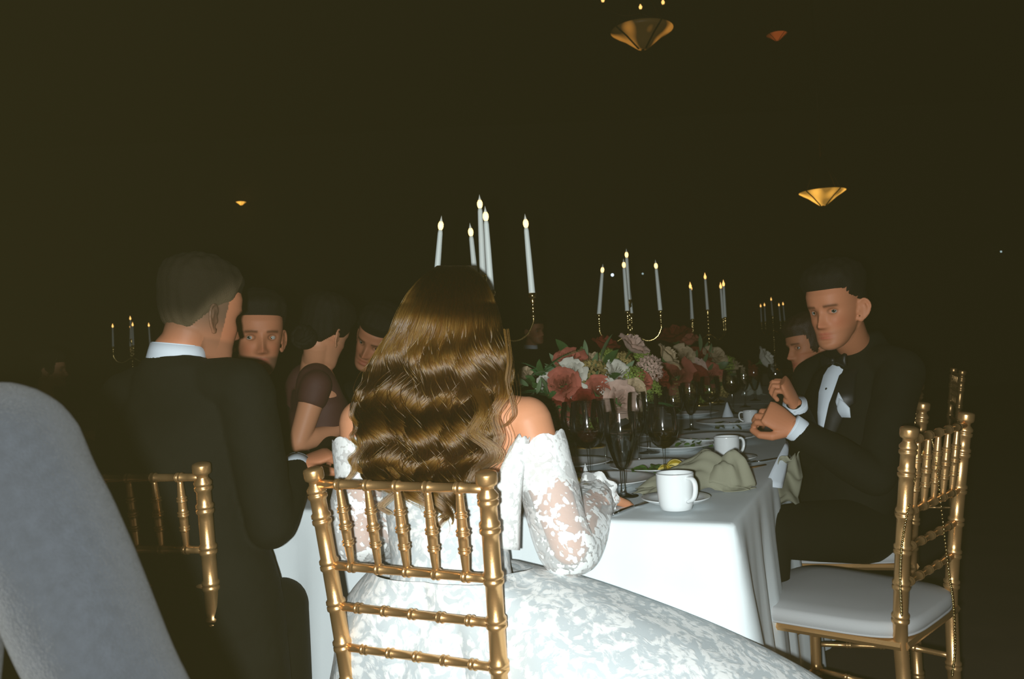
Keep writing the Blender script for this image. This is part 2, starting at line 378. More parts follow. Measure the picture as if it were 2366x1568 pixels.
# ------------------------------------------------------------------ candelabra and tapers
def make_candelabra():
    t = empty('candelabra', (0, 0, 0))
    st = G(); pr = [(.0, 0), (.075, 0), (.078, .006), (.06, .012), (.035, .02), (.018, .035), (.010, .06), (.014, .075), (.008, .09)]
    g = G().lathe(pr, 28); obj('base', g, brass, t)
    pr = []; z = .085
    while z < .535:
        pr += [(.0045, z), (.0045, z + .012), (.0085, z + .017), (.0105, z + .022), (.0085, z + .027), (.0045, z + .032)]; z += .045
    pr += [(.0045, .545), (.012, .552), (.009, .558), (.013, .57), (.013, .582)]
    obj('stem', G().lathe(pr, 14), brass, t)
    for k in range(4):
        a = k * PI / 2 + .15; d = Vector((math.cos(a), math.sin(a), 0))
        P = [d * .006 + Vector((0, 0, .43)), d * .03 + Vector((0, 0, .415)), d * .075 + Vector((0, 0, .392)), d * .115 + Vector((0, 0, .405)), d * .137 + Vector((0, 0, .44)), d * .139 + Vector((0, 0, .46))]
        obj('arm', G().tube(spline(P, 20), .0026, 8), brass, t)
        cup = G().lathe([(.003, .455), (.008, .46), (.003, .465), (.003, .478), (.0065, .483), (.003, .488), (.0035, .495), (.0075, .503), (.004, .510), (.010, .513), (.0115, .516), (.0115, .526), (.0, .526)], 12)
        c = obj('candle_cup', G().merge(cup), brass, t, loc=d * .139)
    return t
FL = G(); FL.lathe([(.0045, .2), (.0065, .205), (.0085, .211), (.0080, .217), (.0055, .223)], 12, 0); 
def make_candle(fm):
    g = G().lathe([(.0098, 0), (.0095, .02), (.0085, .12), (.0072, .19), (.006, .1985), (.003, .201)], 16)
    c = link('taper_candle', mesh_of(g, 'taper_candle', candle_w))
    f = G().lathe([(.0045, .2), (.0068, .204), (.0082, .210), (.0078, .217), (.0050, .223)], 12, 0); f.lathe([(.0050, .223), (.003, .229), (.0004, .240)], 12, 1)
    obj('flame', f, [fm, flame_tip if fm is flame_m else fm], c); return c
cd = make_candelabra(); cn = make_candle(flame_m); cf = make_candle(flame_far)
CC = tp(TW / 2, .98)   # first centre; the rest follow the centre line
cpos = [(pp(1119, 700, 2.44), .02, 'nearest gold candelabra, behind the bride\'s head', 'nearest candelabra', cn),
        (pp(1453, 700, 3.87), -.35, 'middle gold candelabra rising out of the flowers', 'middle candelabra', cn),
        (pp(1634, 700, 5.35), .45, 'farthest gold candelabra on the long table', 'farthest long-table candelabra', cf),
        (pp(303, 760, 8.5), .35, 'far candelabra glowing at the left behind the man in black', 'far left candelabra', cf),
        (pp(1787, 760, 10.6), .55, 'far candelabra glowing small between flowers and the right man', 'far right candelabra', cf)]
tilts = [(0.01, -.0), (-.12, 0), (.0, .06), (.14, 0), (.02, -.05)]
for i, (p, rz, lb, nm, src) in enumerate(cpos):
    c = cd if i == 0 else copy_tree(cd); place(c, (p.x, p.y, TH), rz, lb, 'five-armed gold candelabras'); c['category'] = 'candelabra'; sc = [1.014, 1, 1, 1.22, 1.18][i]; c.scale = (sc,) * 3
    for k in range(5):
        if k < 4:
            a = k * PI / 2 + .15 + rz; x, y, z = p.x + .139 * sc * math.cos(a), p.y + .139 * sc * math.sin(a), TH + .516 * sc
        else: x, y, z = p.x, p.y, TH + .575 * sc
        w = cn if (i == 0 and k == 0) else (cf if (i == 2 and k == 0) else copy_tree(src))
        w.location = (x, y, z); random.seed(i * 7 + k)
        jx = random.uniform(-.035, .035)
        w.rotation_euler = (random.uniform(-.03, .03), {0: -.04, 1: -.05, 2: .13, 3: -.02, 4: .005}[k] if i < 2 else jx, 0)
        pos = {0: 'right', 1: 'back', 2: 'left', 3: 'front', 4: 'tallest centre'}[k]
        tag(w, 'white taper with flame on the %s arm of the %s' % (pos, nm) if k < 4 else 'tallest white taper at the centre of the %s' % nm, 'candle', 'lit tapers')
# round tables that carry the two far candelabras
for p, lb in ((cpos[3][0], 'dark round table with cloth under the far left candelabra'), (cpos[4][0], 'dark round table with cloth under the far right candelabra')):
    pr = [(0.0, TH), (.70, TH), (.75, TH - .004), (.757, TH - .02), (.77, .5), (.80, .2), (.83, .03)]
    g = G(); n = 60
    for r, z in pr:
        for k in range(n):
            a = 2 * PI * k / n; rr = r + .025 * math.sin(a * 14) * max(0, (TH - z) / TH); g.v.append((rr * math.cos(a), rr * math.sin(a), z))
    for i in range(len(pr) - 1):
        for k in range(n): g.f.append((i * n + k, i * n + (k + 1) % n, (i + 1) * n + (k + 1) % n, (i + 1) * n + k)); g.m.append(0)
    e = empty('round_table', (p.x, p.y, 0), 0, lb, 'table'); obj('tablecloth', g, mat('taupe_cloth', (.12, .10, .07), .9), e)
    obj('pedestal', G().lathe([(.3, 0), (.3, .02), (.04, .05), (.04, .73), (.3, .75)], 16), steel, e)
# ------------------------------------------------------------------ ceiling lamps
amber = mat('amber_alabaster', (.5, .3, .1), .4, emit=(1.0, .48, .07), es=.55)
nt = amber.node_tree; b = nt.nodes['Principled BSDF']; tc = nt.nodes.new('ShaderNodeTexCoord'); nn = nt.nodes.new('ShaderNodeTexNoise'); nn.inputs['Scale'].default_value = 4.5; nn.inputs['Detail'].default_value = 0
nt.links.new(tc.outputs['Object'], nn.inputs['Vector']); mr = nt.nodes.new('ShaderNodeMapRange'); mr.inputs['From Min'].default_value = .38; mr.inputs['From Max'].default_value = .68; mr.inputs['To Min'].default_value = .25; mr.inputs['To Max'].default_value = 1.25
nt.links.new(nn.outputs[0], mr.inputs['Value']); nt.links.new(mr.outputs[0], b.inputs['Emission Strength'])
def amber_dim(name, k, col=(1, .40, .06)):
    m = amber.copy(); m.name = name; m.node_tree.nodes['Principled BSDF'].inputs['Emission Color'].default_value = (*col, 1)
    for n_ in m.node_tree.nodes:
        if n_.type == 'MAP_RANGE': n_.inputs['To Min'].default_value = .02 * k; n_.inputs['From Min'].default_value = .46; n_.inputs['To Max'].default_value = k
    return m
bronze = mat('dark_bronze', (.03, .018, .008), .5, .6)
def bowl_lamp(name, p, r, m, lb, ceil=6.0, wall=False):
    e = empty(name, p, 0, lb, 'lamp')
    pr = [(0, -.62 * r), (.16 * r, -.60 * r), (.34 * r, -.46 * r), (.62 * r, -.24 * r), (.85 * r, -.10 * r), (r, 0), (.97 * r, 0), (.6 * r, -.2 * r)]
    obj('glass_bowl', G().lathe(pr, 36, cap=False), m, e)
    g = G().tube([(r * 1.005 * math.cos(a), r * 1.005 * math.sin(a), .005) for a in [2 * PI * k / 36 for k in range(37)]], .018 * r, 6, cap=False); obj('rim', g, bronze, e)
    for k in range(4):
        a = .5 + k * PI / 2; d = Vector((math.cos(a), math.sin(a), 0))
        obj('rib', G().tube([d * q + Vector((0, 0, z * 1.02 - .004)) for q, z in pr[1:6]], .028 * r, 6), bronze, e)
        if not wall: obj('hanging_rod', G().tube([d * r + Vector((0, 0, 0)), d * .05 + Vector((0, 0, r * 1.6))], .004, 6), bronze, e)
    obj('finial', G().ball((0, 0, -.66 * r), .06 * r, 10, 6), bronze, e)
    if not wall: obj('stem', G().tube([(0, 0, r * 1.6), (0, 0, ceil - p[2])], .012, 8), bronze, e)
    return e
p = pp(1900, 443, 12); bowl_lamp('pendant_lamp', p, .315, amber, 'glowing amber bowl pendant above the man at the right')
p = pp(1483, 70, 9); e = bowl_lamp('pendant_lamp', p, .33, amber_dim('dim_amber', .34), 'dim amber bowl chandelier with candle bulbs at the top of the picture')
for px, py in ((1393, 3), (1480, 19), (1532, 8)):
    q = pp(px, py, 9) - p; b = obj('candle_bulb', G().lathe([(.008, -.01), (.015, 0), (.018, .014), (.010, .03), (.001, .045)], 10), flame_far, e, loc=q)
    obj('bulb_arm', G().tube(spline([(0, 0, -.01), (0, 0, -.05), tuple((Vector((0, 0, .25)) - q) * .5 + Vector((0, 0, -.12))), tuple(Vector((0, 0, .18)) - q)], 12), .006, 6), bronze, b)
p = pp(557, 467, 17.75); bowl_lamp('wall_sconce', p, .105, amber, 'tiny amber bowl sconce glowing high on the left', wall=True)
p = pp(1795, 80, 11); e = bowl_lamp('pendant_lamp', p, .13, amber_dim('faint_red_amber', .16, (1, .16, .03)), 'faint reddish pendant at the top right of the dim chandelier')
blue = mat('tiny_white_light', (.9, .95, 1), .4, emit=(.7, .85, 1), es=2.0); blued = mat('tiny_dim_light', (.9, .95, 1), .4, emit=(.6, .8, .8), es=.7)
for (px, py), m, r, lb in zip(((1415, 635), (1485, 632), (2313, 581)), (blue, blued, blued), (.03, .018, .018), ('bright bluish pin light left of the middle candelabra', 'faint pin light right of the middle candelabra', 'faint pin light at the far right edge')):
    e = empty('pin_light', pp(px, py, 17.9), 0, lb, 'light', 'pin lights on the back wall'); obj('lens', G().ball((0, 0, 0), r, 10, 8), m, e); obj('housing', G().box((0, .06, 0), (r * 2.2, .07, r * 2.2)), bronze, e)
# ------------------------------------------------------------------ people: builders
def sm(x, a, b):
    t = np.clip((x - a) / (b - a), 0, 1); return t * t * (3 - 2 * t)
HT_ = [(-.118, .016, .074, .035), (-.112, .030, .083, .015), (-.100, .041, .087, -.005), (-.085, .048, .085, -.022), (-.070, .053, .083, -.045), (-.045, .060, .084, -.068), (-.02, .066, .083, -.086),
       (0, .070, .082, -.096), (.022, .0725, .089, -.102), (.05, .0735, .088, -.105), (.078, .069, .075, -.100), (.098, .057, .052, -.084), (.112, .038, .022, -.058), (.119, .018, -.004, -.034), (.1205, .004, -.018, -.024)]
def head_shape(female=False, scale=0.0, zmin=-9):
    """front is +Y, eyes at z=0, returns a G; scale pushes the surface outwards (for hair)"""
    Z = np.array([r[0] for r in HT_]); nz = 74; seg = 72; g = G()
    zs = np.interp(np.linspace(0, 1, nz), np.linspace(0, 1, len(Z)), Z)
    for z in zs:
        w = np.interp(z, Z, [r[1] for r in HT_]); yf = np.interp(z, Z, [r[2] for r in HT_]); yb = np.interp(z, Z, [r[3] for r in HT_])
        if female and z < -.03: w *= .93
        cy = (yf + yb) / 2; hy = (yf - yb) / 2
        for k in range(seg):
            a = 2 * PI * k / seg; c_, s_ = math.cos(a), math.sin(a); e = .86
            x = abs(c_) ** e * np.sign(c_) * w; y = cy + abs(s_) ** e * np.sign(s_) * hy
            g.v.append((x, y, z))
    for i in range(nz - 1):
        for k in range(seg): g.f.append((i * seg + k, i * seg + (k + 1) % seg, (i + 1) * seg + (k + 1) % seg, (i + 1) * seg + k)); g.m.append(0)
    g.f.append(tuple(range(seg))[::-1]); g.f.append(tuple(range((nz - 1) * seg, nz * seg))); g.m += [0, 0]
    def fn(v):
        x, y, z = v[:, 0], v[:, 1], v[:, 2]; front = sm(y, .03, .065); ax = np.abs(x); d = np.zeros(len(v))
        if scale == 0:
            ga = lambda u, c, s: np.exp(-((u - c) / s) ** 2)
            nose = np.interp(z, [-.056, -.050, -.043, -.034, -.015, .004, .018], [0, .008, .030, .027, .016, .007, 0]); nw = np.interp(z, [-.05, -.04, -.02, .01], [.011, .0105, .0085, .009])
            d += nose * np.exp(-(ax / nw) ** 2.4)
            d += .010 * ga(ax, .0145, .0055) * ga(z, -.043, .007)
            d += -.013 * ga(ax, .031, .014) * ga(z, .0, .0105)
            d += .004 * ga(ax, .030, .018) * ga(z, .020, .007)
            d += .004 * ga(ax, .046, .018) * ga(z, -.030, .014)
            d += .0050 * ga(ax, 0, .020) * ga(z, -.0655, .0042) + .0065 * ga(ax, 0, .018) * ga(z, -.0780, .0046) - .0045 * ga(ax, 0, .024) * ga(z, -.0716, .0022)
            d += -.003 * ga(ax, 0, .02) * ga(z, -.088, .005) + .004 * ga(ax, 0, .018) * ga(z, -.103, .010)
            d += -.002 * ga(ax, 0, .004) * ga(z, -.058, .006)
        v = v.copy(); v[:, 1] += d * front
        if scale:
            c = np.array([0, -.01, .01]); n = v - c; n /= np.linalg.norm(n, axis=1)[:, None]; v += n * scale
        return v
    displace(g, fn); return g
EYES = [(.0315, .0575, 0), (-.0315, .0575, 0)]
def full_head(female=False, ear_out=.35):
    g = head_shape(female)
    for x, y, z in EYES:
        g.ball((x, y - .0012, z + .0040), .0128, 18, 12); g.ball((x, y - .0022, z - .0064), .0124, 18, 12)
    for s in (-1, 1):
        m = Matrix.Translation((s * .0675, -.010, -.012)) @ Matrix.Rotation(s * ear_out, 4, 'Z') @ Matrix.Rotation(.18, 4, 'X')
        e = G(); e.ball((s * .006, -.012, .002), (.0035, .016, .028), 14, 10)
        rim = [(s * .004, .004, .014), (s * .007, -.006, .030), (s * .010, -.020, .031), (s * .012, -.031, .018), (s * .012, -.031, 0), (s * .010, -.024, -.016), (s * .007, -.012, -.030), (s * .004, -.004, -.034), (s * .003, .002, -.024)]
        e.tube(spline(rim, 30), .0042, 8); e.ball((s * .006, -.009, -.029), (.005, .008, .009), 10, 8); e.ball((s * .006, .001, -.006), (.004, .005, .007), 8, 6)
        e.tube(spline([(s * .008, -.016, -.014), (s * .010, -.020, .002), (s * .009, -.014, .016)], 12), .0032, 6)
        g.merge(e, m)
    return g
def hand(wrist, d, n, thumb_side, curl=.35, spread=1.0, size=1.0, tcurl=.3):
    """wrist point, d = direction of the palm, n = direction the palm faces, thumb_side = +1/-1 along d x n"""
    Y = Vector(d).normalized(); N = Vector(n); N = (N - Y * N.dot(Y)).normalized(); X = Y.cross(N) * thumb_side; g = G(); w = Vector(wrist); k = size
    def P(x, y, z=0): return w + X * x * k + Y * y * k + N * z * k
    g.tube([P(0, -.02), P(0, 0), P(.001, .02), P(0, .05), P(0, .078), P(0, .090)], [(.026 * k, .019 * k), (.027 * k, .019 * k), (.033 * k, .0175 * k), (.040 * k, .0155 * k), (.041 * k, .0135 * k), (.036 * k, .009 * k)], 20, side=X)
    g.ball(P(.022, .03, .008), .016 * k, 12, 8); g.ball(P(-.022, .035, .007), .014 * k, 12, 8)
    for i, (x, y, L, r) in enumerate(((.030, .082, .075, .0088), (.0103, .087, .083, .0091), (-.0100, .084, .077, .0087), (-.029, .076, .061, .0078))):
        c = curl[i] if isinstance(curl, (list, tuple)) else curl
        dirv = (Y + X * (x * 2.4 * spread)).normalized(); p = P(x, y - .012); pts = [p]; rr = [r * k * 1.05]; a = 0
        for sl, ca in ((.45, 1.0), (.30, 1.15), (.25, .8)):
            a += c * ca
            dd = dirv * math.cos(a) + N * math.sin(a)
            for q in (.5, 1): pts.append(p + dd * (L * sl * q * k)); rr.append(r * k * (1.0 if q == .5 else 1.02) * (1 - .10 * len(rr) / 6))
            p = pts[-1]
        pts.append(p + dd * r * k * .7); rr.append(r * k * .5); g.tube(pts, rr, 12)
    p = P(.022, .018, .004); pts = [p]; rr = [.015 * k]; a = 0
    for L, ca, r in ((.040, 0, .0125), (.032, .6, .0105), (.028, .7, .009)):
        a += ca * tcurl * 1.4
        base = (Y * .72 + X * .75 + N * .30).normalized(); to = (Y * .6 - X * .7 + N * .5).normalized()
        dd = (base * math.cos(a) + to * math.sin(a)).normalized(); p = p + dd * L * k; pts.append(p); rr.append(r * k)
    pts.append(p + dd * .006 * k); rr.append(.005 * k); g.tube(pts, rr, 12)
    return g
def frame(dirv, pitch=0, roll=0):
    d = Vector(dirv).normalized(); up = Vector((0, 0, 1)); x = d.cross(up).normalized(); z = x.cross(d)
    m = Matrix((x, d, z)).transposed().to_4x4(); return m @ Matrix.Rotation(pitch, 4, 'X') @ Matrix.Rotation(roll, 4, 'Y')
def skin_tint(o, hm, stubble=0, rosy=.12, fade=0):
    me = o.data; n = len(me.vertices); v = np.empty(n * 3); me.vertices.foreach_get('co', v); v = v.reshape(-1, 3)
    inv = np.array(hm.inverted()); L = v @ inv[:3, :3].T + inv[:3, 3]; x, y, z = L.T; ax = np.abs(x); c = np.ones((n, 4))
    near = (np.linalg.norm(L, axis=1) < .16) & (y > .02)
    ga = lambda u, c0, s: np.exp(-((u - c0) / s) ** 2)
    lips = near * (sm(y, .07, .08) * np.exp(-((ax / .023) ** 4)) * np.clip(ga(z, -.066, .0045) + ga(z, -.0775, .0055), 0, 1))
    for ch, k in ((0, .12), (1, .40), (2, .30)): c[:, ch] *= 1 - k * lips
    red = near * (ga(ax, .042, .018) * ga(z, -.035, .018) + ga(ax, 0, .013) * ga(z, -.04, .014)) * rosy
    c[:, 1] *= 1 - red; c[:, 2] *= 1 - red
    brow = near * (ga(z, .019 - .10 * np.abs(ax - .030), .0045) * (sm(ax, .010, .016) * (1 - sm(ax, .046, .054))))
    for ch in range(3): c[:, ch] *= 1 - .72 * brow
    lash = near * ga(np.sqrt((ax - .0315) ** 2 + (z * 1.5) ** 2), .0125, .003) * .45
    for ch in range(3): c[:, ch] *= 1 - lash
    if stubble:
        st = stubble * (y > -.02) * (sm(-z, .052, .066) * (1 - sm(-z, .13, .16))) * (1 - .9 * lips) * (np.linalg.norm(L, axis=1) < .17)
        for ch, k in ((0, 1), (1, .85), (2, .75)): c[:, ch] *= 1 - k * st
    if fade:   # cropped hair fading into the neck and round the ears
        fd = fade * (y < .02) * sm(z, -.100, .005) * (np.linalg.norm(L, axis=1) < .2)
        for ch, k in ((0, .75), (1, .6), (2, .5)): c[:, ch] *= 1 - k * fd
    a = me.color_attributes.new('tint', 'FLOAT_COLOR', 'POINT'); a.data.foreach_set('color', c.ravel())
def eyes(root, hm, look=0, names=True):
    for i, (x, y, z) in enumerate(EYES):
        g = G(); g.ball((0, 0, 0), .0118, 20, 14)
        g.m = []
        for q in g.f:
            c = sum((Vector(g.v[k]) for k in q), Vector()) / len(q); d = math.degrees(math.acos(max(-1, min(1, c.normalized().dot(Vector((math.sin(look), math.cos(look), 0)))))))
            g.m.append(2 if d < 12 else 1 if d < 29 else 0)
        o = obj('eye', g, [eyewhite, iris, pupil], root); o.matrix_local = hm @ Matrix.Translation((x, y + .0008, z))
def short_hair(root, hm, m, th=.012, front=.066, side=.012, back=-.055, top=.010, seed=0):
    outer = head_shape(scale=.004); P = np.array(outer.v); x, y, z = P.T
    line = np.where(y > .045, front, np.where(y > .012, front + (side - front) * sm(-y, -.045, -.012), np.where(y > -.05, side - .01 - .0 * y, back)))
    line = np.interp(y, [-.12, -.06, -.035, .0, .030, .045, .09], [back, back + .004, -.005, side, side + .012, front, front + .003])
    k = sm(z, line, line + .022); c = np.array([0, -.01, .01]); n = P - c; n /= np.linalg.norm(n, axis=1)[:, None]
    r = np.random.RandomState(seed); ph = r.rand(8) * 6
    nz_ = .0015 * (np.sin(P[:, 0] * 260 + ph[0]) + np.sin(P[:, 1] * 210 + P[:, 2] * 90 + ph[1]))
    P2 = P + n * ((-.0055 + .0055 * sm(z, line - .006, line + .004) + k * (th * .45 + (th + top) * sm(z, .03, .11)))[:, None] + (k * nz_)[:, None])
    g = G(); keep = z > line - .012; g.v = [tuple(p) for p in P2]
    g.f = [q for q in outer.f if all(keep[i] for i in q)]; g.m = [0] * len(g.f)
    o = obj('hair', g, m, root); o.matrix_local = hm
    if m is brownhair:      # clipped sides: the scalp shows lighter towards the edge
        q = 1 + 7.0 * (1 - sm(z, line - .004, line + .06)) ** 1.5 * (y < .045); c4 = np.stack([q, q * .93, q * .85, np.ones_like(q)], 1)
        o.data.color_attributes.new('tint', 'FLOAT_COLOR', 'POINT').data.foreach_set('color', c4.ravel())
    return o
def strands(root, name, paths, radii, m):
    """paths: list of (n,3) arrays in parent space"""
    cu = bpy.data.hair_curves.new(name); cu.add_curves([len(p) for p in paths]); allp = np.concatenate(paths).astype(np.float32)
    cu.points.foreach_set('position', allp.ravel()); cu.points.foreach_set('radius', np.concatenate(radii).astype(np.float32)) if hasattr(cu.points[0], 'radius') else None
    cu.materials.append(m); o = bpy.data.objects.new(name, cu); C.objects.link(o); o.parent = root; o['kind'] = 'stuff'; return o
def limb(g, pts, rad, n=16, seg=32):
    sp = spline(pts, n); rr = np.interp(np.linspace(0, 1, n), np.linspace(0, 1, len(rad)), rad); g.tube(sp, list(map(float, rr)), seg)
    g.ball(sp[0], rad[0] * .98, 28, 16); g.ball(sp[-1], rad[-1] * .98, 28, 16)
def torso(g, P, side, widths, depths, n=18, seg=44):
    sp = spline(P, n); u = np.linspace(0, 1, n); k = np.linspace(0, 1, len(P))
    w = np.interp(u, k, widths); d = np.interp(u, k, depths); g.tube(sp, [(float(a), float(b)) for a, b in zip(w, d)], seg, side=Vector(side))
def wrinkle(g, amp, sc, seed=0):
    r = np.random.RandomState(seed); D = r.randn(7, 3) * sc; ph = r.rand(7) * 6.28
    def fn(v):
        s = sum(np.sin(v @ D[i] + ph[i] + 1.3 * np.sin(v @ D[(i + 1) % 7] * .6)) for i in range(7)) / 7
        nrm = np.zeros_like(v); F4 = np.array([tuple(q) if len(q) == 4 else (q[0], q[1], q[2], q[0]) for q in g.f]); a = v[F4[:, 1]] - v[F4[:, 0]]; b = v[F4[:, 2]] - v[F4[:, 0]]; fnm = np.cross(a, b)
        for j in range(4): np.add.at(nrm, F4[:, j], fnm)
        nrm /= np.linalg.norm(nrm, axis=1)[:, None] + 1e-9; return v + nrm * (s * amp)[:, None]
    return displace(g, fn)
def man(nm, label, hp, hdir, pitch, roll, chest, cdir, sh, el, wr, hd, pelvis, knees=None, skin=None, hair=None, hkw={}, stubble=.25, vox=.0032, look=0, hs=1.0, front=True, seed=0, fade=0, shw=.19, suitm=None, cuffs=True, fem=False, legs=True, ear_out=.35, hipw=1.0, colh=1.0, tail=.06, collup=0):
    """sh/el/wr = (right, left) joints; hd = list of hand() keyword tuples"""
    suitm = suitm or suit
    hp, chest, pelvis = Vector(hp), Vector(chest), Vector(pelvis); cd_ = Vector(cdir).normalized(); side = cd_.cross(Vector((0, 0, 1))).normalized()   # side = the person's right
    hm = Matrix.Translation(hp) @ frame(hdir, pitch, roll) @ Matrix.Scale(hs, 4)
    g = G(); g.merge(full_head(fem, ear_out), hm)
    nb = chest + Vector((0, 0, .20)) - cd_ * .02
    skull = hm @ Vector((0, -.030, -.045)); limb(g, [nb - Vector((0, 0, .03)), nb + Vector((0, 0, .02)), (nb + skull) / 2 + Vector((0, 0, .0)), skull], [.062, .053, .051, .054] if not fem else [.06, .049, .046, .048])
    if not fem or True:
        torso(g, [pelvis, pelvis.lerp(chest, .5), chest, chest + Vector((0, 0, .13))], side, [.14, .13, .14, .10], [.09, .085, .09, .06])
    for i in (0, 1):
        s_, e_, w_ = Vector(sh[i]), Vector(el[i]), Vector(wr[i])
        limb(g, [s_, s_.lerp(e_, .5), e_], [.042, .042, .036]); limb(g, [e_, e_.lerp(w_, .4), w_], [.036, .036, .025])
    body = voxel(g, vox, 4)
    for i in (0, 1):
        if hd[i]:
            h = hand(wr[i], **hd[i]); h = voxel(h, .0026, 3); body.merge(h)
    root = obj(nm, body, skin or skin_m); tag(root, label, 'person'); skin_tint(root, hm, stubble, fade=fade); eyes(root, hm, look)
    if hair: short_hair(root, hm, hair, seed=seed, **hkw)
    # jacket
    j = G(); W1 = shw
    torso(j, [pelvis + Vector((0, 0, -tail)), pelvis + Vector((0, 0, .05)), pelvis.lerp(chest, .55), chest, chest + Vector((0, 0, .11)), nb + Vector((0, 0, -.025 + collup * .5)), nb + Vector((0, 0, .012 + collup))], side,
          [.185 * hipw, .175 * hipw, .165, .178, .165, .115, .068], [.135, .125, .12, .125, .10, .08, .064])
    for i in (0, 1):
        s_, e_, w_ = Vector(sh[i]), Vector(el[i]), Vector(wr[i]); nbk = nb + Vector((0, 0, -.05 + collup * .8))
        limb(j, [nbk.lerp(s_, .3), nbk.lerp(s_, .7) + Vector((0, 0, .004)), s_], [.055, .062, .064])
        limb(j, [s_, s_.lerp(e_, .5), e_], [.065, .060, .053]); limb(j, [e_, e_.lerp(w_, .45), e_.lerp(w_, .93)], [.053, .050, .037])
    if legs:
        kn = knees or [pelvis + cd_ * .42 + side * .12 + Vector((0, 0, .02)), pelvis + cd_ * .42 - side * .12 + Vector((0, 0, .02))]
        tr = G()
        for i in (0, 1):
            k = Vector(kn[i]); hip = pelvis + side * (.1 if i == 0 else -.1); ft = k + cd_ * .03; ft.z = .09
            limb(tr, [hip, hip.lerp(k, .5), k], [.098, .085, .068]); limb(tr, [k, k.lerp(ft, .5), ft], [.066, .058, .050])
            tr.tube([ft - cd_ * .06 + Vector((0, 0, -.05)), ft + Vector((0, 0, -.045)), ft + cd_ * .12 + Vector((0, 0, -.055)), ft + cd_ * .2 + Vector((0, 0, -.06))], [.036, .042, .04, .02], 12)
        obj('trousers', voxel(tr, .009, 3), suitm, root)
    jk = voxel(j, .0065, 4); wrinkle(jk, .004, 26, seed); wrinkle(jk, .0016, 60, seed + 3)
    jo = obj('jacket', jk, suitm, root)
    col = G(); a = Vector((0, 0, 1)); ax = (skull - nb).normalized(); axb = (ax * .5 + Vector((0, 0, .9))).normalized()
    c0 = nb + axb * .002
    for q, r_ in ((0, .0665), (.014, .066), (.028, .063), (.036, .061), (.036, .058), (0, .060)): pass
    col.tube([c0, c0 + axb * .02 * colh, c0 + axb * .038 * colh, c0 + axb * .040 * colh, c0 + axb * .036 * colh, c0], [(.068, .066), (.065, .063), (.062, .060), (.0595, .0575), (.058, .056), (.061, .06)], 40, side=side, cap=False)
    obj('shirt_collar', col, shirt, root)
    if cuffs:
        for i in (0, 1):
            if not hd[i]: continue
            e_, w_ = Vector(el[i]), Vector(wr[i]); d = (w_ - e_).normalized(); cg = G()
            cg.tube([w_ - d * .04, w_ - d * .015, w_ + d * .012, w_ + d * .014, w_ + d * .010, w_ - d * .03], [.032, .034, .035, .0345, .032, .029], 28, cap=False)
            obj('shirt_cuff', cg, shirt, root)
    return root, hm, nb, side, cd_
# ------------------------------------------------------------------ people: the guests
# man with the pocket square, right side of the table
fc = Vector((-.90, -.43, 0)).normalized(); lf = Vector((.43, -.90, 0)).normalized()
ch_c = Vector((1.045, 2.62, .862))
shL = ch_c + lf * .170 + Vector((0, 0, .155)); shR = ch_c - lf * .175 + Vector((0, 0, .135))
wL = pp(1838, 990, 2.30); wR = pp(1838, 938, 2.52)
rm, rhm, rnb, rside, rcd = man('person', 'man in black dinner jacket with bow tie and white pocket square, hands raised', pp(1930, 712, 2.50), (-.78, -.62, -.06), -.10, .03, ch_c, fc,
    (shR, shL), (Vector((.90, 2.66, .77)), Vector((.955, 2.30, .745))), (wR, wL),
    (dict(d=(-.35, -.15, .75), n=(-.8, .5, -.2), thumb_side=-1, curl=1.15, size=.98, tcurl=1.0), dict(d=(-.62, .10, .42), n=(-.2, .8, -.4), thumb_side=1, curl=[.75, .8, .85, .9], size=1.0, tcurl=.7)),
    Vector((.99, 2.67, .54)), hair=darkhair, ear_out=.65, colh=.5, collup=.062, knees=[Vector((.55, 2.72, .60)), pp(1768, 1228, 2.3)], hkw=dict(th=.010, front=.070, side=.034, back=-.04, top=.016), stubble=.12, seed=3, look=-.3, hs=.95)
def on(base, cd, side, f, s, z): return base + cd * f + side * s + Vector((0, 0, z))
B0 = ch_c
g = G()   # shirt front: a long V between the lapels
rows = [(.185, .066, .030), (.15, .095, .034), (.10, .120, .032), (.04, .138, .024), (-.03, .150, .013), (-.10, .160, .002)]
for z, f, w in rows:
    for s in (-1, -.5, 0, .5, 1): g.v.append(tuple(on(B0, rcd, rside, f + .008 - .008 * s * s, s * w, z)))
for i in range(len(rows) - 1):
    for k in range(4): g.f.append((i * 5 + k, i * 5 + k + 1, (i + 1) * 5 + k + 1, (i + 1) * 5 + k)); g.m.append(0)
sf = obj('shirt_front', g, shirt, rm)
for i in range(3): obj('shirt_stud', G().ball(on(B0, rcd, rside, .110 + .012 * (2 - abs(i - 1)) * .8 + .006 * i, 0, .11 - i * .055), .005, 8, 6), brass if i == 1 else satin, sf)
for s in (-1, 1):
    g = G(); L = [(.200, .030, .050, .026), (.15, .098, .036, .044), (.10, .124, .034, .058), (.07, .138, .030, .070), (.055, .142, .028, .052), (0, .152, .018, .040), (-.06, .161, .008, .020), (-.10, .167, .002, .008)]
    for z, f, w0, ww in L:
        g.v.append(tuple(on(B0, rcd, rside, f + .006, s * w0, z))); g.v.append(tuple(on(B0, rcd, rside, f + .004 - ww * .25, s * (w0 + ww), z))); g.v.append(tuple(on(B0, rcd, rside, f - .008 - ww * .25, s * (w0 + ww), z)))
    for i in range(len(L) - 1):
        for k in (0, 1): g.f.append((i * 3 + k, i * 3 + k + 1, (i + 1) * 3 + k + 1, (i + 1) * 3 + k)); g.m.append(0)
    obj('lapel', g, satin, rm)
g = G(); c0 = on(B0, rcd, rside, .085, 0, .195)
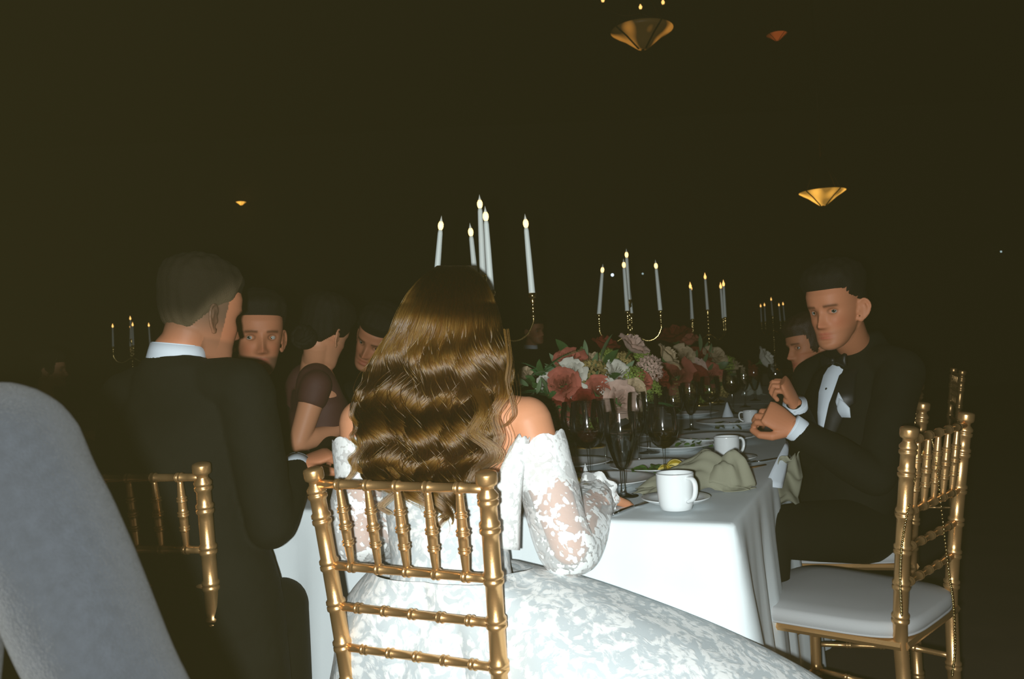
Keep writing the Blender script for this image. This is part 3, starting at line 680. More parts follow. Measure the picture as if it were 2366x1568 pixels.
for s in (-1, 1): g.tube([c0 + rside * s * .003, c0 + rside * s * .018, c0 + rside * s * .042, c0 + rside * s * .05], [(.007, .006), (.010, .007), (.021, .010), (.019, .006)], 12, side=Vector((0, 0, 1)))
g.ball(c0 + rcd * .004, .011, 10, 8); obj('bow_tie', g, satin, rm)
g = G(); pb = on(B0, rcd, rside, .130, -.058, .050)   # pocket square on his left breast
for k, (dx, dz, lean) in enumerate(((-.012, .000, .010), (.004, .012, -.004), (.016, -.004, -.012))):
    q = pb - rside * dx + rcd * .003 * k
    g.tube([q + Vector((0, 0, -.02)), q + Vector((0, 0, .004)), q + Vector((0, 0, .020 + dz * .5)) - rside * lean * .5, q + Vector((0, 0, .040 + dz)) - rside * lean], [(.027, .003), (.026, .006), (.015, .006), (.0012, .001)], 12, side=rside)
obj('pocket_square', g, shirt, rm)
# man in black seen from behind, left
cb = Vector((.38, .925, 0)).normalized(); sr_ = cb.cross(Vector((0, 0, 1)))
cc = Vector((-.782, 2.02, .944))
wr_R = pp(686, 1078, 2.11); el_R = pp(628, 1215, 1.93)
lm, lhm, lnb, ls, lcd = man('person', 'man in black suit at left seen from behind, head turned toward the bride', pp(468, 726, 2.04), (.60, .79, -.12), -.06, .05, cc, cb,
    (cc + sr_ * .178 + Vector((0, 0, .135)), cc - sr_ * .178 + Vector((0, 0, .12))), (el_R, cc - sr_ * .26 + cb * .03 + Vector((0, 0, -.16))), (wr_R, cc - sr_ * .16 + cb * .25 + Vector((0, 0, -.13))),
    (dict(d=(.62, .30, .22), n=(.2, .3, -1), thumb_side=-1, curl=.75, size=1.0), dict(d=(.5, .6, 0), n=(0, 0, -1), thumb_side=1, curl=.4)),
    Vector((-.755, 2.00, .53)), hipw=1.25, hair=brownhair, hkw=dict(th=.006, front=.066, side=.028, back=-.05, top=.012), stubble=.30, seed=5, fade=.92, tail=.26, knees=[Vector((-.585, 2.05, .55)), Vector((-.84, 2.42, .56))])
# moustached man facing us
fc2 = Vector((.75, -.45, 0)).normalized(); s2 = fc2.cross(Vector((0, 0, 1))); c2 = Vector((-.93, 2.98, .84))
mm, mhm, *_ = man('person', 'dark-haired man with light moustache facing the camera, left of the table', pp(597, 777, 2.72), (.40, -.92, -.05), -.03, -.04, c2, fc2,
    (c2 + s2 * .18 + Vector((0, 0, .13)), c2 - s2 * .18 + Vector((0, 0, .13))), (Vector((-.96, 2.66, .82)), Vector((-.66, 2.95, .83))), (Vector((-.70, 2.62, .81)), Vector((-.55, 2.78, .81))),
    (dict(d=(.8, .2, 0), n=(0, 0, -1), thumb_side=1), dict(d=(.8, -.2, 0), n=(0, 0, -1), thumb_side=-1)),
    Vector((-1.03, 3.05, .54)), hair=darkhair, hkw=dict(th=.010, front=.070, side=.03, back=-.05, top=.012), stubble=.6, seed=8, look=.35, hs=1.03)
# guest leaning in behind the maroon dress
fc3 = Vector((.1, -1, 0)); s3 = fc3.cross(Vector((0, 0, 1))); c3 = Vector((-.52, 3.72, .86))
tm, thm, *_ = man('person', 'guest leaning in behind the woman in maroon, face beside the bride\'s hair', pp(868, 784, 3.42), (-.28, -.93, -.32), -.05, -.50, c3, fc3,
    (c3 + s3 * .18 + Vector((0, 0, .12)), c3 - s3 * .18 + Vector((0, 0, .12))), (c3 + s3 * .24 + Vector((0, -.1, -.1)), c3 - s3 * .24 + Vector((0, -.1, -.1))), (c3 + s3 * .1 + Vector((0, -.3, -.04)), c3 - s3 * .1 + Vector((0, -.3, -.04))),
    (dict(d=(.6, -.5, 0), n=(0, 0, -1), thumb_side=1), dict(d=(-.6, -.5, 0), n=(0, 0, -1), thumb_side=-1)),
    Vector((-.55, 3.85, .54)), hair=darkhair, hkw=dict(th=.012, front=.06, side=.015, back=-.05, top=.014), stubble=.1, seed=9, hs=1.0)
# woman in maroon
def woman(label, hp, hdir, pitch, roll, chest, cdir, sh, el, wr, hd, pelvis, hairm, dress, bun=None, seed=0, vox=.0032, look=0, skin=None, deep=.5):
    hp, chest, pelvis = Vector(hp), Vector(chest), Vector(pelvis); cd_ = Vector(cdir).normalized(); side = cd_.cross(Vector((0, 0, 1))).normalized()
    hm = Matrix.Translation(hp) @ frame(hdir, pitch, roll) @ Matrix.Scale(.95, 4); g = G(); g.merge(full_head(True, .2), hm)
    nb = chest + Vector((0, 0, .19)); skull = hm @ Vector((0, -.028, -.045))
    limb(g, [nb - Vector((0, 0, .04)), nb + Vector((0, 0, .02)), (nb + skull) / 2, skull], [.062, .05, .046, .047])
    torso(g, [pelvis, pelvis.lerp(chest, .55), chest, chest + Vector((0, 0, .12)), nb], side, [.16, .115, .130, .125, .05], [.11, .085, .095, .07, .05])
    for i in (0, 1):
        s_, e_, w_ = Vector(sh[i]), Vector(el[i]), Vector(wr[i]); limb(g, [nb.lerp(s_, .35) - Vector((0, 0, .05)), nb.lerp(s_, .75) - Vector((0, 0, .015)), s_], [.045, .047, .045])
        limb(g, [s_, s_.lerp(e_, .4), e_], [.046, .041, .034]); limb(g, [e_, e_.lerp(w_, .35), w_], [.034, .034, .021])
    body = voxel(g, vox, 3)
    for i in (0, 1):
        if hd[i]: body.merge(voxel(hand(wr[i], size=.88, **hd[i]), .0026, 3))
    root = obj('person', body, skin or skin_b); tag(root, label, 'person'); skin_tint(root, hm, 0); eyes(root, hm, look)
    short_hair(root, hm, hairm, th=.016, front=.055, side=-.005 if bun else -.03, back=-.055, top=.008, seed=seed)
    if bun:
        b = G().ball((0, -.100, -.050), (.050, .040, .044), 16, 12)
        for k in range(7):
            a = k * 2 * PI / 7; b.tube([(.02 * math.cos(a + q * 2.2) * (1 + q), -.108 - .022 * math.sin(q * PI), -.05 + .02 * math.sin(a + q * 2.2) * (1 + q)) for q in [j / 8 for j in range(9)]], .009, 8)
        o = obj('hair_bun', b, hairm, root); o.matrix_local = hm
    d = G()
    torso(d, [pelvis + Vector((0, 0, -.06)), pelvis, pelvis.lerp(chest, .55), chest] + ([chest + Vector((0, 0, .07)), chest + Vector((0, 0, .125)) - cd_ * .012] if deep < 1 else [chest + Vector((0, 0, .004))]), side, [.18, .175, .125, .142, .132] + ([.112] if deep < 1 else []), [.14, .13, .095, .108, .088] + ([.07] if deep < 1 else []))
    if deep < 1:
        for i in (0, 1):
            s_, e_ = Vector(sh[i]), Vector(el[i])
            limb(d, [chest + side * (.07 if i == 0 else -.07) + cd_ * .03 + Vector((0, 0, .05)), nb.lerp(s_, .55) + Vector((0, 0, -.008)) + cd_ * .015, nb.lerp(s_, .8) - cd_ * .02, chest + side * (.08 if i == 0 else -.08) - cd_ * .05 + Vector((0, 0, .04))], [.05, .048, .048, .05])
            limb(d, [s_ + Vector((0, 0, .002)), s_.lerp(e_, .20)], [.054, .051])
    kn = [pelvis + cd_ * .40 + side * .1, pelvis + cd_ * .40 - side * .1]
    for i in (0, 1): ft = kn[i] + Vector((0, 0, -.4)); limb(d, [pelvis + side * (.09 if i == 0 else -.09), kn[i]], [.10, .08]); limb(d, [kn[i], ft], [.09, .11])
    dm = voxel(d, .006, 3); wrinkle(dm, .003, 30, seed); obj('dress', dm, dress, root)
    return root
f4 = Vector((.85, .53, 0)).normalized(); s4 = f4.cross(Vector((0, 0, 1))); c4 = Vector((-.705, 3.05, .925))
woman('woman in maroon dress with dark pinned-up hair, forearm resting on the table edge', pp(752, 772, 3.03), (.42, .90, -.20), -.15, .16, c4, f4,
      (c4 + s4 * .155 - f4 * .055 + Vector((0, 0, .125)), c4 - s4 * .150 + Vector((0, 0, .13))), (pp(690, 1022, 2.86), c4 - s4 * .2 + f4 * .08 + Vector((0, 0, -.08))), (pp(790, 990, 2.98), c4 - s4 * .05 + f4 * .28 + Vector((0, 0, -.07))),
      (dict(d=(.7, .4, .02), n=(0, 0, -1), thumb_side=-1, curl=.4), dict(d=(.8, .1, 0), n=(0, 0, -1), thumb_side=1, curl=.3)), Vector((-.88, 3.10, .54)), darkhair, maroon, bun=True, seed=2)
# bare-shouldered woman beyond the man at right
f5 = Vector((-.85, -.5, 0)).normalized(); s5 = f5.cross(Vector((0, 0, 1))); c5 = Vector((1.34, 3.62, .83))
woman('dim bare-shouldered woman partly hidden behind the man at right', pp(1866, 800, 3.6), (-.96, -.22, -.05), -.05, .1, c5, f5,
      (c5 + s5 * .15 + Vector((0, 0, .12)), c5 - s5 * .15 + Vector((0, 0, .12))), (c5 + s5 * .2 + f5 * .05 + Vector((0, 0, -.1)), c5 - s5 * .2 + f5 * .05 + Vector((0, 0, -.1))), (c5 + s5 * .1 + f5 * .24 + Vector((0, 0, -.04)), c5 - s5 * .1 + f5 * .24 + Vector((0, 0, -.04))),
      (dict(d=(-.6, -.3, 0), n=(0, 0, -1), thumb_side=1, curl=.4), dict(d=(-.6, -.2, 0), n=(0, 0, -1), thumb_side=-1, curl=.4)), Vector((1.45, 3.72, .54)), redhair, maroon, seed=4, deep=1, skin=skin_m)
# guest in grey, close to the lens
c6 = Vector((-.665, .79, .91)); f6 = Vector((.1, 1, 0)).normalized(); s6 = f6.cross(Vector((0, 0, 1)))
man('person', 'guest in slate grey wool, only the blurred back and shoulder at the lower left corner', (-.72, .80, 1.30), (.1, 1, -.05), 0, 0, c6, f6,
    (c6 + s6 * .205 + Vector((0, 0, .145)), c6 - s6 * .19 + Vector((0, 0, .13))), (Vector((-.325, .74, .78)), c6 - s6 * .25 + Vector((0, 0, -.15))), (Vector((-.47, .92, .66)), c6 - s6 * .12 + f6 * .26 + Vector((0, 0, -.1))),
    (dict(d=(-.3, .9, 0), n=(0, 0, -1), thumb_side=-1), dict(d=(.3, .9, 0), n=(0, 0, -1), thumb_side=1)), Vector((-.71, .82, .53)), hair=brownhair, vox=.005, suitm=greywool, seed=11, hipw=1.3, tail=.2)
# dim guests further back
for i, (px, py, Y, dr, fem, lb) in enumerate(((118, 855, 5.6, (.9, .3, 0), True, 'dim guest with loose hair in the dark far left'), (1235, 765, 7.6, (.7, -.7, 0), False, 'dim guest beside the flowers behind the bride\'s right shoulder'))):
    h = pp(px, py, Y); f = Vector(dr).normalized(); s = f.cross(Vector((0, 0, 1))); c = Vector((h.x, h.y, h.z - .36)) - f * .04
    args = (h, f, 0, 0, c, f, (c + s * .17 + Vector((0, 0, .13)), c - s * .17 + Vector((0, 0, .13))), (c + s * .24 + Vector((0, 0, -.12)), c - s * .24 + Vector((0, 0, -.12))), (c + s * .12 + f * .25 + Vector((0, 0, -.08)), c - s * .12 + f * .25 + Vector((0, 0, -.08))),
            (dict(d=tuple(f), n=(0, 0, -1), thumb_side=-1), dict(d=tuple(f), n=(0, 0, -1), thumb_side=1)), Vector((c.x, c.y, .54)))
    if fem: woman(lb, *args, brownhair, maroon, bun=False, seed=20 + i, vox=.005)
    else: man('person', lb, *args, hair=darkhair, vox=.005, seed=20 + i)
# ------------------------------------------------------------------ the bride
fb = Vector((.46, .888, 0)).normalized(); sb = fb.cross(Vector((0, 0, 1))); SEAT = Vector((-.116, 1.768, 0))
def bl(x, y, z): return SEAT + sb * x + fb * y + Vector((0, 0, z))
hp = pp(1046, 764, 1.878); hm = Matrix.Translation(hp) @ frame((.30, .95, -.12), -.12, .03) @ Matrix.Scale(.96, 4)
R0 = pp(1217, 972, 1.765); L0 = pp(838, 975, 1.89); pel = bl(0, -.07, .52); che = bl(-.04, .0, .865); nbb = (R0 + L0) / 2 + Vector((0, -.015, .052))
eR = pp(1316, 1262, 1.715); wR_ = pp(1372, 1150, 1.92); eL = pp(838, 1240, 1.84); wL_ = bl(-.14, .27, .80)
g = G(); g.merge(full_head(True, .2), hm); skull = hm @ Vector((0, -.028, -.045))
limb(g, [nbb - Vector((0, 0, .05)), nbb + Vector((0, 0, .01)), (nbb + skull) / 2, skull], [.062, .052, .046, .047])
torso(g, [pel, pel.lerp(che, .5), che, che + Vector((0, 0, .10)), nbb - Vector((0, 0, .02))], sb, [.16, .118, .135, .145, .07], [.11, .085, .095, .078, .055])
for s_, e_, w_ in ((R0, eR, wR_), (L0, eL, wL_)):
    limb(g, [nbb.lerp(s_, .3) - Vector((0, 0, .045)), nbb.lerp(s_, .7) - Vector((0, 0, .012)), s_], [.05, .052, .050])
    limb(g, [che + (s_ - nbb) * .45 + Vector((0, 0, .02)), che.lerp(s_, .75)], [.055, .050])     # shoulder blade and armpit mass
    limb(g, [s_, s_.lerp(e_, .35), e_], [.052, .046, .037]); limb(g, [e_, e_.lerp(w_, .35), w_], [.036, .035, .022])
body = voxel(g, .0034, 7)
body.merge(voxel(hand(wR_, d=(.30, .75, -.02), n=(0, -.1, -1), thumb_side=-1, curl=.55, size=.9), .0025, 3))
body.merge(voxel(hand(wL_, d=(.5, .8, 0), n=(0, 0, -1), thumb_side=1, curl=.4, size=.9), .0025, 3))
bride = obj('person', body, skin_b); tag(bride, 'bride in white off-shoulder lace gown with long wavy brown hair, back to camera', 'person'); skin_tint(bride, hm, 0, .05); eyes(bride, hm)
# ---- hair
EY = [612, 632, 650, 680, 720, 770, 820, 860, 900, 940, 980, 1020, 1060, 1100, 1150, 1195]
EL = [1012, 985, 965, 942, 920, 897, 866, 838, 817, 815, 826, 826, 824, 842, 885, 990]
ER = [1085, 1108, 1122, 1138, 1152, 1163, 1174, 1180, 1180, 1170, 1150, 1140, 1128, 1100, 1066, 1040]
DY = [612, 626, 645, 680, 740, 800, 880, 1000, 1190]; DD = [1.895, 1.845, 1.80, 1.762, 1.742, 1.722, 1.702, 1.695, 1.690]
def hsurf(s, y, xo=0, do=0):
    xl = np.interp(y, EY, EL); xr = np.interp(y, EY, ER); x = xl + (xr - xl) * s + xo
    q = np.clip(2 * s - 1, -1, 1); hw = (xr - xl) / 2 / 1000
    d = np.where(y < 830, 1.700 + .19 * (1 - np.sqrt(np.clip(1 - ((830 - y) / 220) ** 2, 0, 1))), np.interp(y, [830, 950, 1040, 1190], [1.700, 1.690, 1.668, 1.650])) + (1 - np.sqrt(np.maximum(0, 1 - q * q))) * np.interp(y, [620, 700, 850, 1100], [.05, .10, .11, .05]) - .05 * q * np.interp(y, [700, 900], [.3, 1]) + do
    return x, d
Fa = np.array(fw) * F; Ra = np.array(Rv); Ua = np.array(Uv); Ca = np.array(CAM)
def ppa(x, y, d):
    r = Fa[None] + (x - 1183)[:, None] * Ra + -(y - 784)[:, None] * Ua; return Ca + r * (d / r[:, 1])[:, None]
g = G(); rows = [615, 618, 623, 630, 638] + list(range(648, 1120, 14)); seg = 40
for y in rows:
    inset = np.interp(y, [624, 700, 1000, 1110], [8, 14, 40, 90])
    a = np.linspace(0, 2 * PI, seg, endpoint=False); s = .5 + .5 * np.cos(a); xl = np.interp(y, EY, EL); xr = np.interp(y, EY, ER); f = (s - .5) * (1 - 2 * inset / (xr - xl)) + .5
    x, d = hsurf(f, np.full(seg, float(y))); th = np.interp(y, [624, 650, 800, 900, 1110], [.03, .10, .12, .03, .01]) * np.maximum(0, np.sin(a)); d = d + np.interp(y, [615, 720, 800], [.012, .022, .058]) + th
    g.v += [tuple(p) for p in ppa(x, np.full(seg, float(y)), d)]
for i in range(len(rows) - 1):
    for k in range(seg): g.f.append((i * seg + k, (i + 1) * seg + k, (i + 1) * seg + (k + 1) % seg, i * seg + (k + 1) % seg)); g.m.append(0)
g.f.append(tuple(range(seg))); g.f.append(tuple(range((len(rows) - 1) * seg, len(rows) * seg))[::-1]); g.m += [0, 0]
hairbase = obj('hair', g, mat('chestnut_hair_mass', (.040, .022, .009), .75, spec=.2, bump=1, bscale=300), bride)
hb = bpy.data.materials.new('chestnut_hair_strands'); hb.use_nodes = True; nt = hb.node_tree; nt.nodes.remove(nt.nodes['Principled BSDF'])
ph = nt.nodes.new('ShaderNodeBsdfHairPrincipled'); ph.model = 'CHIANG'; ph.parametrization = 'MELANIN'
ph.inputs['Melanin'].default_value = .43; ph.inputs['Melanin Redness'].default_value = .18; ph.inputs['Roughness'].default_value = .20; ph.inputs['Radial Roughness'].default_value = .30
ph.inputs['Random Color'].default_value = .25; ph.inputs['Random Roughness'].default_value = .2; ph.inputs['Coat'].default_value = 0
nt.links.new(ph.outputs[0], nt.nodes['Material Output'].inputs['Surface'])
r = np.random.RandomState(11); NC = 17; NP = 64; paths = []; radii = []
cen = (np.arange(NC) + .5) / NC + r.uniform(-.012, .012, NC); side_ = np.ones(NC)
cph = -2.27 + .45 * np.sin(cen * 9) + r.uniform(-.42, .42, NC)
cam_ = r.uniform(.75, 1.25, NC); cend = np.array([np.interp(c, [0, .12, .3, .5, .7, .88, 1], [1105, 1150, 1190, 1215, 1195, 1135, 1015]) for c in cen]) + r.uniform(-35, 12, NC)
lam = r.uniform(173, 186, NC); lay = r.uniform(0, 1, NC)
def add_strand(c, ds, dl, loose=0):
    ye = cend[c] + r.uniform(-60, 30); t = np.linspace(0, 1, NP); y0 = r.uniform(613, 624) + 10 * abs(ds)
    y = y0 + (ye - y0) * t; gr = sm(y, 720, 860); cl = 1 - gr * (.24 + .20 * np.sin(2 * PI * (y - 700) / lam[c] * 1.0 + cph[c] + 1.2))
    s = cen[c] + ds * cl; A = gr * np.interp(y, [740, 850, 1180], [8, 25, 27]) * cam_[c]
    psi = 2 * PI * (y - 760) / lam[c] * (1 + .12 * sm(y, 900, 1150)) + cph[c] + ds * side_[c] * 3 + loose * 1.5
    edge = np.clip(np.minimum(s, 1 - s) * 8, .35, 1)
    xo = side_[c] * A * np.sin(psi) * edge + loose * 6 * np.sin(t * 9 + c); do = -.017 * gr * np.cos(psi) * cam_[c] + .026 * lay[c] * gr + dl
    x, d = hsurf(np.clip(s, 0, 1), y, xo, do)
    paths.append(ppa(x, y, d)); radii.append(np.interp(t, [0, .05, .8, 1], [.0004, .00055, .00052, .00018]))
for c in range(NC):
    for k in range(620): add_strand(c, r.normal(0, .027), abs(r.normal(0, .006)), r.normal(0, .10))
for k in range(2200): add_strand(r.randint(NC), r.normal(0, .045), .010 + abs(r.normal(0, .005)), r.normal(0, .12))
for k in range(90): add_strand(r.randint(NC), r.normal(0, .04), -abs(r.normal(0, .006)), r.normal(0, 1.0))
# loose tendrils over the right shoulder and at both sides
def tend(P, n, sp, sd):
    rr = np.random.RandomState(sd)
    for k in range(n):
        o = rr.normal(0, sp, 3); Q = [pp(x + o[0], y + o[1] * .4, d + o[2] * .0006) for x, y, d in P]; sp_ = spline(Q, 50); paths.append(np.array([tuple(q) for q in sp_])); radii.append(np.full(50, .00042))
tend([(1168, 760, 1.70), (1176, 830, 1.69), (1172, 880, 1.685), (1186, 940, 1.68), (1184, 965, 1.68), (1160, 985, 1.685), (1130, 975, 1.69), (1120, 960, 1.69)], 16, 4.0, 1)
tend([(1160, 860, 1.70), (1165, 915, 1.68), (1140, 960, 1.675), (1152, 1010, 1.67), (1135, 1050, 1.67), (1100, 1100, 1.67), (1105, 1125, 1.67)], 70, 9, 2)
tend([(1100, 900, 1.69), (1118, 950, 1.67), (1096, 1000, 1.66), (1136, 1035, 1.655), (1138, 1060, 1.655), (1104, 1085, 1.66), (1090, 1110, 1.66)], 120, 9, 3)
tend([(840, 1000, 1.77), (830, 1040, 1.76), (812, 1060, 1.755), (830, 1085, 1.75), (860, 1100, 1.745), (850, 1115, 1.74)], 60, 4, 4)
tend([(850, 1020, 1.75), (820, 1060, 1.75), (815, 1090, 1.745), (800, 1108, 1.74)], 30, 4, 5)
tend([(820, 930, 1.78), (812, 960, 1.78), (826, 985, 1.775), (812, 1010, 1.775), (830, 1030, 1.77)], 20, 3, 6)
tend([(1000, 1100, 1.66), (985, 1140, 1.655), (1010, 1165, 1.65), (1030, 1150, 1.655), (1035, 1180, 1.65), (1020, 1195, 1.65)], 50, 5, 7)
tend([(900, 1080, 1.70), (930, 1120, 1.69), (900, 1150, 1.685), (880, 1170, 1.68), (900, 1185, 1.68)], 40, 5, 8)
ho = strands(bride, 'hair_strands', paths, radii, hb)
# ---- gown
lacem = lace('floral_lace_net', .075, sheer=.38, scale=1.35); lsol = lace_solid('floral_lace_over_tulle')
d = G(); torso(d, [bl(0, -.06, .46), pel, pel.lerp(che, .5), che, che + Vector((0, 0, -.012))], sb, [.185, .172, .126, .146, .146], [.14, .128, .094, .104, .098], n=14)
dm = voxel(d, .005, 3); wrinkle(dm, .0015, 60, 2); obj('bodice', dm, lsol, bride)
def sleeve(s_, e_, w_, sd):
    P = spline([s_.lerp(e_, .24), s_.lerp(e_, .55), e_ + (e_ - w_) * .04, e_.lerp(w_, .45), e_.lerp(w_, .86), w_ + (w_ - e_) * .06], 60)
    R_ = np.interp(np.linspace(0, 1, 60), [0, .02, .2, .42, .55, .75, .86, .90, .93, 1], [.064, .062, .060, .056, .060, .056, .050, .040, .048, .056])
    g = G(); n = 60; g.tube(P, [float(q) for q in R_], n, cap=False); r = np.random.RandomState(sd); ph = r.rand(4) * 6
    for i in range(60):
        for k in range(n):
            c = Vector(P[i]); p = Vector(g.v[i * n + k]); a = 2 * PI * k / n; w = 1 + .035 * math.sin(a * 3 + ph[0] + i * .12) + .03 * math.sin(a * 5 + i * .35 + ph[1]) + (.08 * math.sin(a * 9 + ph[2]) if i > 50 else 0)
            q = c + (p - c) * w
            if i < 3: q += (P[0] - P[4]).normalized() * (.010 + .012 * abs(math.sin(a * 7))) * (3 - i) / 3
            g.v[i * n + k] = tuple(q)
    return g
obj('lace_sleeve', sleeve(R0, eR, wR_, 1), lacem, bride); obj('lace_sleeve', sleeve(L0, eL, wL_, 2), lacem, bride)
dense = lace('dense_scalloped_lace', .17, sheer=.62, scale=1.6)
for s_, e_ in ((R0, eR), (L0, eL)):      # heavier lace edging round the top of each sleeve
    g = G(); P = [s_.lerp(e_, q) for q in np.linspace(.235, .50, 14)]; g.tube(P, [.0665 - .0006 * i for i in range(14)], 60, cap=False); a = (P[0] - P[-1]).normalized()
    for k in range(60):
        g.v[k] = tuple(Vector(g.v[k]) + a * (.010 + .012 * abs(math.sin(k * PI * 7 / 60)))); j = 13 * 60 + k; g.v[j] = tuple(Vector(g.v[j]) - a * (.018 * abs(math.sin(k * PI * 5 / 60)) + .006 * math.sin(k * 1.9)))
    obj('sleeve_edging', g, dense, bride)
g = G(); A_ = [(1198, 1004, 1.705), (1172, 1048, 1.690), (1150, 1105, 1.676), (1140, 1180, 1.668), (1138, 1260, 1.664)]; B_ = [(1226, 1012, 1.715), (1214, 1060, 1.700), (1206, 1120, 1.692), (1202, 1190, 1.688), (1200, 1270, 1.690)]
A_ = spline([pp(*q) for q in A_], 16); B_ = spline([pp(*q) for q in B_], 16)
for i in range(16):
    for j in range(8): w = j / 7; p = A_[i].lerp(B_[i], w); g.v.append((p.x, p.y - .012 * math.sin(w * PI), p.z + (.004 * math.sin(j * 2.2) if i == 0 else 0)))
for i in range(15):
    for j in range(7): a = i * 8 + j; g.f.append((a, a + 1, a + 9, a + 8)); g.m.append(0)
o = obj('side_panel', g, dense, bride); o.modifiers.new('s', 'SOLIDIFY').thickness = .002
# skirt: full ball gown that fills the chair and spills over its right side
def skirt():
    g = G(); n = 120; hs = [.70, .67, .63, .58, .53, .48, .42, .34, .26, .18, .10, .04]
    r = np.random.RandomState(4); ph = r.rand(6) * 6
    for h in hs:
        u = (.70 - h) / .66
        for k in range(n):
            a = 360 * k / n     # 0 = right, 90 = forward, 180 = left, 270 = back
            t0 = np.interp(h, [.40, .48, .58, .66, .70], [.80, .72, .54, .33, .160])   # right reach
            rad = np.interp(a, [0, 14, 35, 60, 90, 130, 180, 225, 270, 300, 325, 345, 360],
                            [t0 * .96, t0, t0 * .80, min(t0 * .5, .20), .135, .16, np.interp(h, [.4, .5, .62, .7], [.35, .31, .28, .185]), np.interp(h, [.5, .62, .7], [.225, .21, .16]), .118, .140, max(.17, t0 * .45), t0 * .80, t0 * .96])
            rad *= 1 + u * (.035 * math.sin(math.radians(a) * 9 + ph[0]) + .022 * math.sin(math.radians(a) * 16 + ph[1] + u * 3) + .012 * math.sin(math.radians(a) * 31 + ph[2]))
            c, s = math.cos(math.radians(a)), math.sin(math.radians(a)); y = s * rad
            if h > .12: y = max(y, -.155) if abs(c * rad) < .22 else y
            p = bl(c * rad, -.04 + y, h + .008 * math.sin(a * .2 + ph[3]) * u); g.v.append(tuple(p))
    for i in range(len(hs) - 1):
        for k in range(n): g.f.append((i * n + k, (i + 1) * n + k, (i + 1) * n + (k + 1) % n, i * n + (k + 1) % n)); g.m.append(0)
    return wrinkle(g, .006, 22, 3)
so = obj('skirt', skirt(), lsol, bride); ss = so.modifiers.new('s', 'SUBSURF'); ss.levels = 2; ss.render_levels = 2
# covered leg volume under the skirt so that the figure is whole
g = G()
for s in (-1, 1):
    k = bl(.10 * s, .30, .56); limb(g, [bl(.09 * s, -.03, .53), k], [.085, .065]); limb(g, [k, bl(.10 * s, .33, .1)], [.06, .04])
obj('legs', voxel(g, .008, 3), skin_b, bride)
# ------------------------------------------------------------------ glassware
def wall_lathe(outer, seg=32, th=.0009): return G().lathe(outer, seg, cap=False)
def make_glass(kind, fill=None, fm=None):
    """bowl / stem / foot with base at the origin; returns an Empty"""
    t = empty({'wine': 'wine_glass', 'goblet': 'water_goblet', 'flute': 'champagne_flute', 'tumbler': 'tumbler'}[kind], (0, 0, 0))
    if kind == 'wine': bowl = [(.004, .100), (.016, .104), (.032, .116), (.042, .134), (.0465, .154), (.046, .175), (.043, .200), (.0395, .224)]; foot = .038; sr_ = .0034
    elif kind == 'goblet': bowl = [(.005, .062), (.014, .070), (.023, .092), (.031, .118), (.0375, .146), (.0395, .172), (.0375, .200)]; foot = .036; sr_ = .0055
    elif kind == 'flute': bowl = [(.004, .09), (.010, .097), (.020, .118), (.0265, .145), (.028, .175), (.026, .205), (.0235, .225)]; foot = .033; sr_ = .0032
    else: bowl = [(.026, .004), (.030, .006), (.034, .04), (.036, .095)]; foot = 0
    b = bowl
    if kind != 'tumbler':
        z0 = bowl[0][1]
        st = [(0, .0), (foot, .0), (foot, .0015), (foot * .6, .004), (.008, .008), (sr_ + .001, .016), (sr_, .03), (sr_, z0 * .5), (sr_ * 1.15, z0 * .8), (bowl[0][0] + .001, z0)]
        obj('stem_and_foot', G().lathe(st, 28, cap=False), glass, t)
    fine = []
    sp = spline([(r_, z_, 0) for r_, z_ in b], 18)
    g = G().lathe([(p.x, p.y) for p in sp], 36, cap=False); g.lathe([(0, sp[0].y), (sp[0].x, sp[0].y)], 36, cap=False); n = len(sp)
    g.lathe([(sp[-1].x, sp[-1].y), (sp[-1].x - .0004, sp[-1].y + .0007), (sp[-1].x - .001, sp[-1].y)], 36, cap=False)
    obj('bowl', g, glass, t)
    if fill:
        q = [(max(.0005, p.x - .0013), p.y + .001) for p in sp if p.y < fill]; q.append((q[-1][0], fill)); q = [(.0, q[0][1])] + q + [(0, fill)]
        obj('drink', G().lathe(q, 32, cap=False), fm, t)
    return t
protos = {}
def glass_at(kind, px, py, lb, fill=None, fm=None, sc=1.0, grp='stemware on the table'):
    key = (kind, fill, fm.name if fm else '')
    p = T(px, py, TH)
    if key not in protos: o = protos[key] = make_glass(kind, fill, fm)
    else: o = copy_tree(protos[key])
    o.location = p; o.scale = (sc,) * 3; o.rotation_euler = (0, 0, px * .7); tag(o, lb, 'glass', grp); return o
glass_at('wine', 1364, 1124, 'large wine glass half full of red wine, nearest the bride\'s shoulder', .145, darkwine, 1.0)
glass_at('goblet', 1441, 1146, 'footed water goblet standing nearest the table end', .150, waterm, 1.02)
glass_at('wine', 1538, 1112, 'white wine glass with pale gold wine behind the sage napkin', .150, whitewine, .88)
glass_at('wine', 1332, 1078, 'wine glass behind the red wine glass, next to the flowers', .128, darkwine, .9)
glass_at('flute', 1478, 1078, 'empty tulip flute between the goblet and the white wine', None, None, 1.0)
glass_at('wine', 1400, 1068, 'empty wine glass in the second row behind the goblet', None, None, .9)
glass_at('goblet', 1500, 1046, 'water goblet in the second row behind the flute', .14, waterm, 1)
glass_at('wine', 1560, 1010, 'red wine glass at the foot of the flowers, centre right', .135, darkwine, .9)
glass_at('goblet', 1598, 992, 'water goblet beside the flowers, behind the second mug', .15, waterm, 1)
glass_at('wine', 1643, 978, 'wine glass with pale wine near the third mug', .14, whitewine, .95)
glass_at('wine', 1694, 955, 'red wine glass left of the right man\'s hands', .15, darkwine, 1)
glass_at('flute', 1722, 940, 'flute close behind the red wine glass by the hands', None, None, 1)
glass_at('goblet', 1745, 925, 'far water goblet beyond the right man\'s fist', .15, waterm, 1)
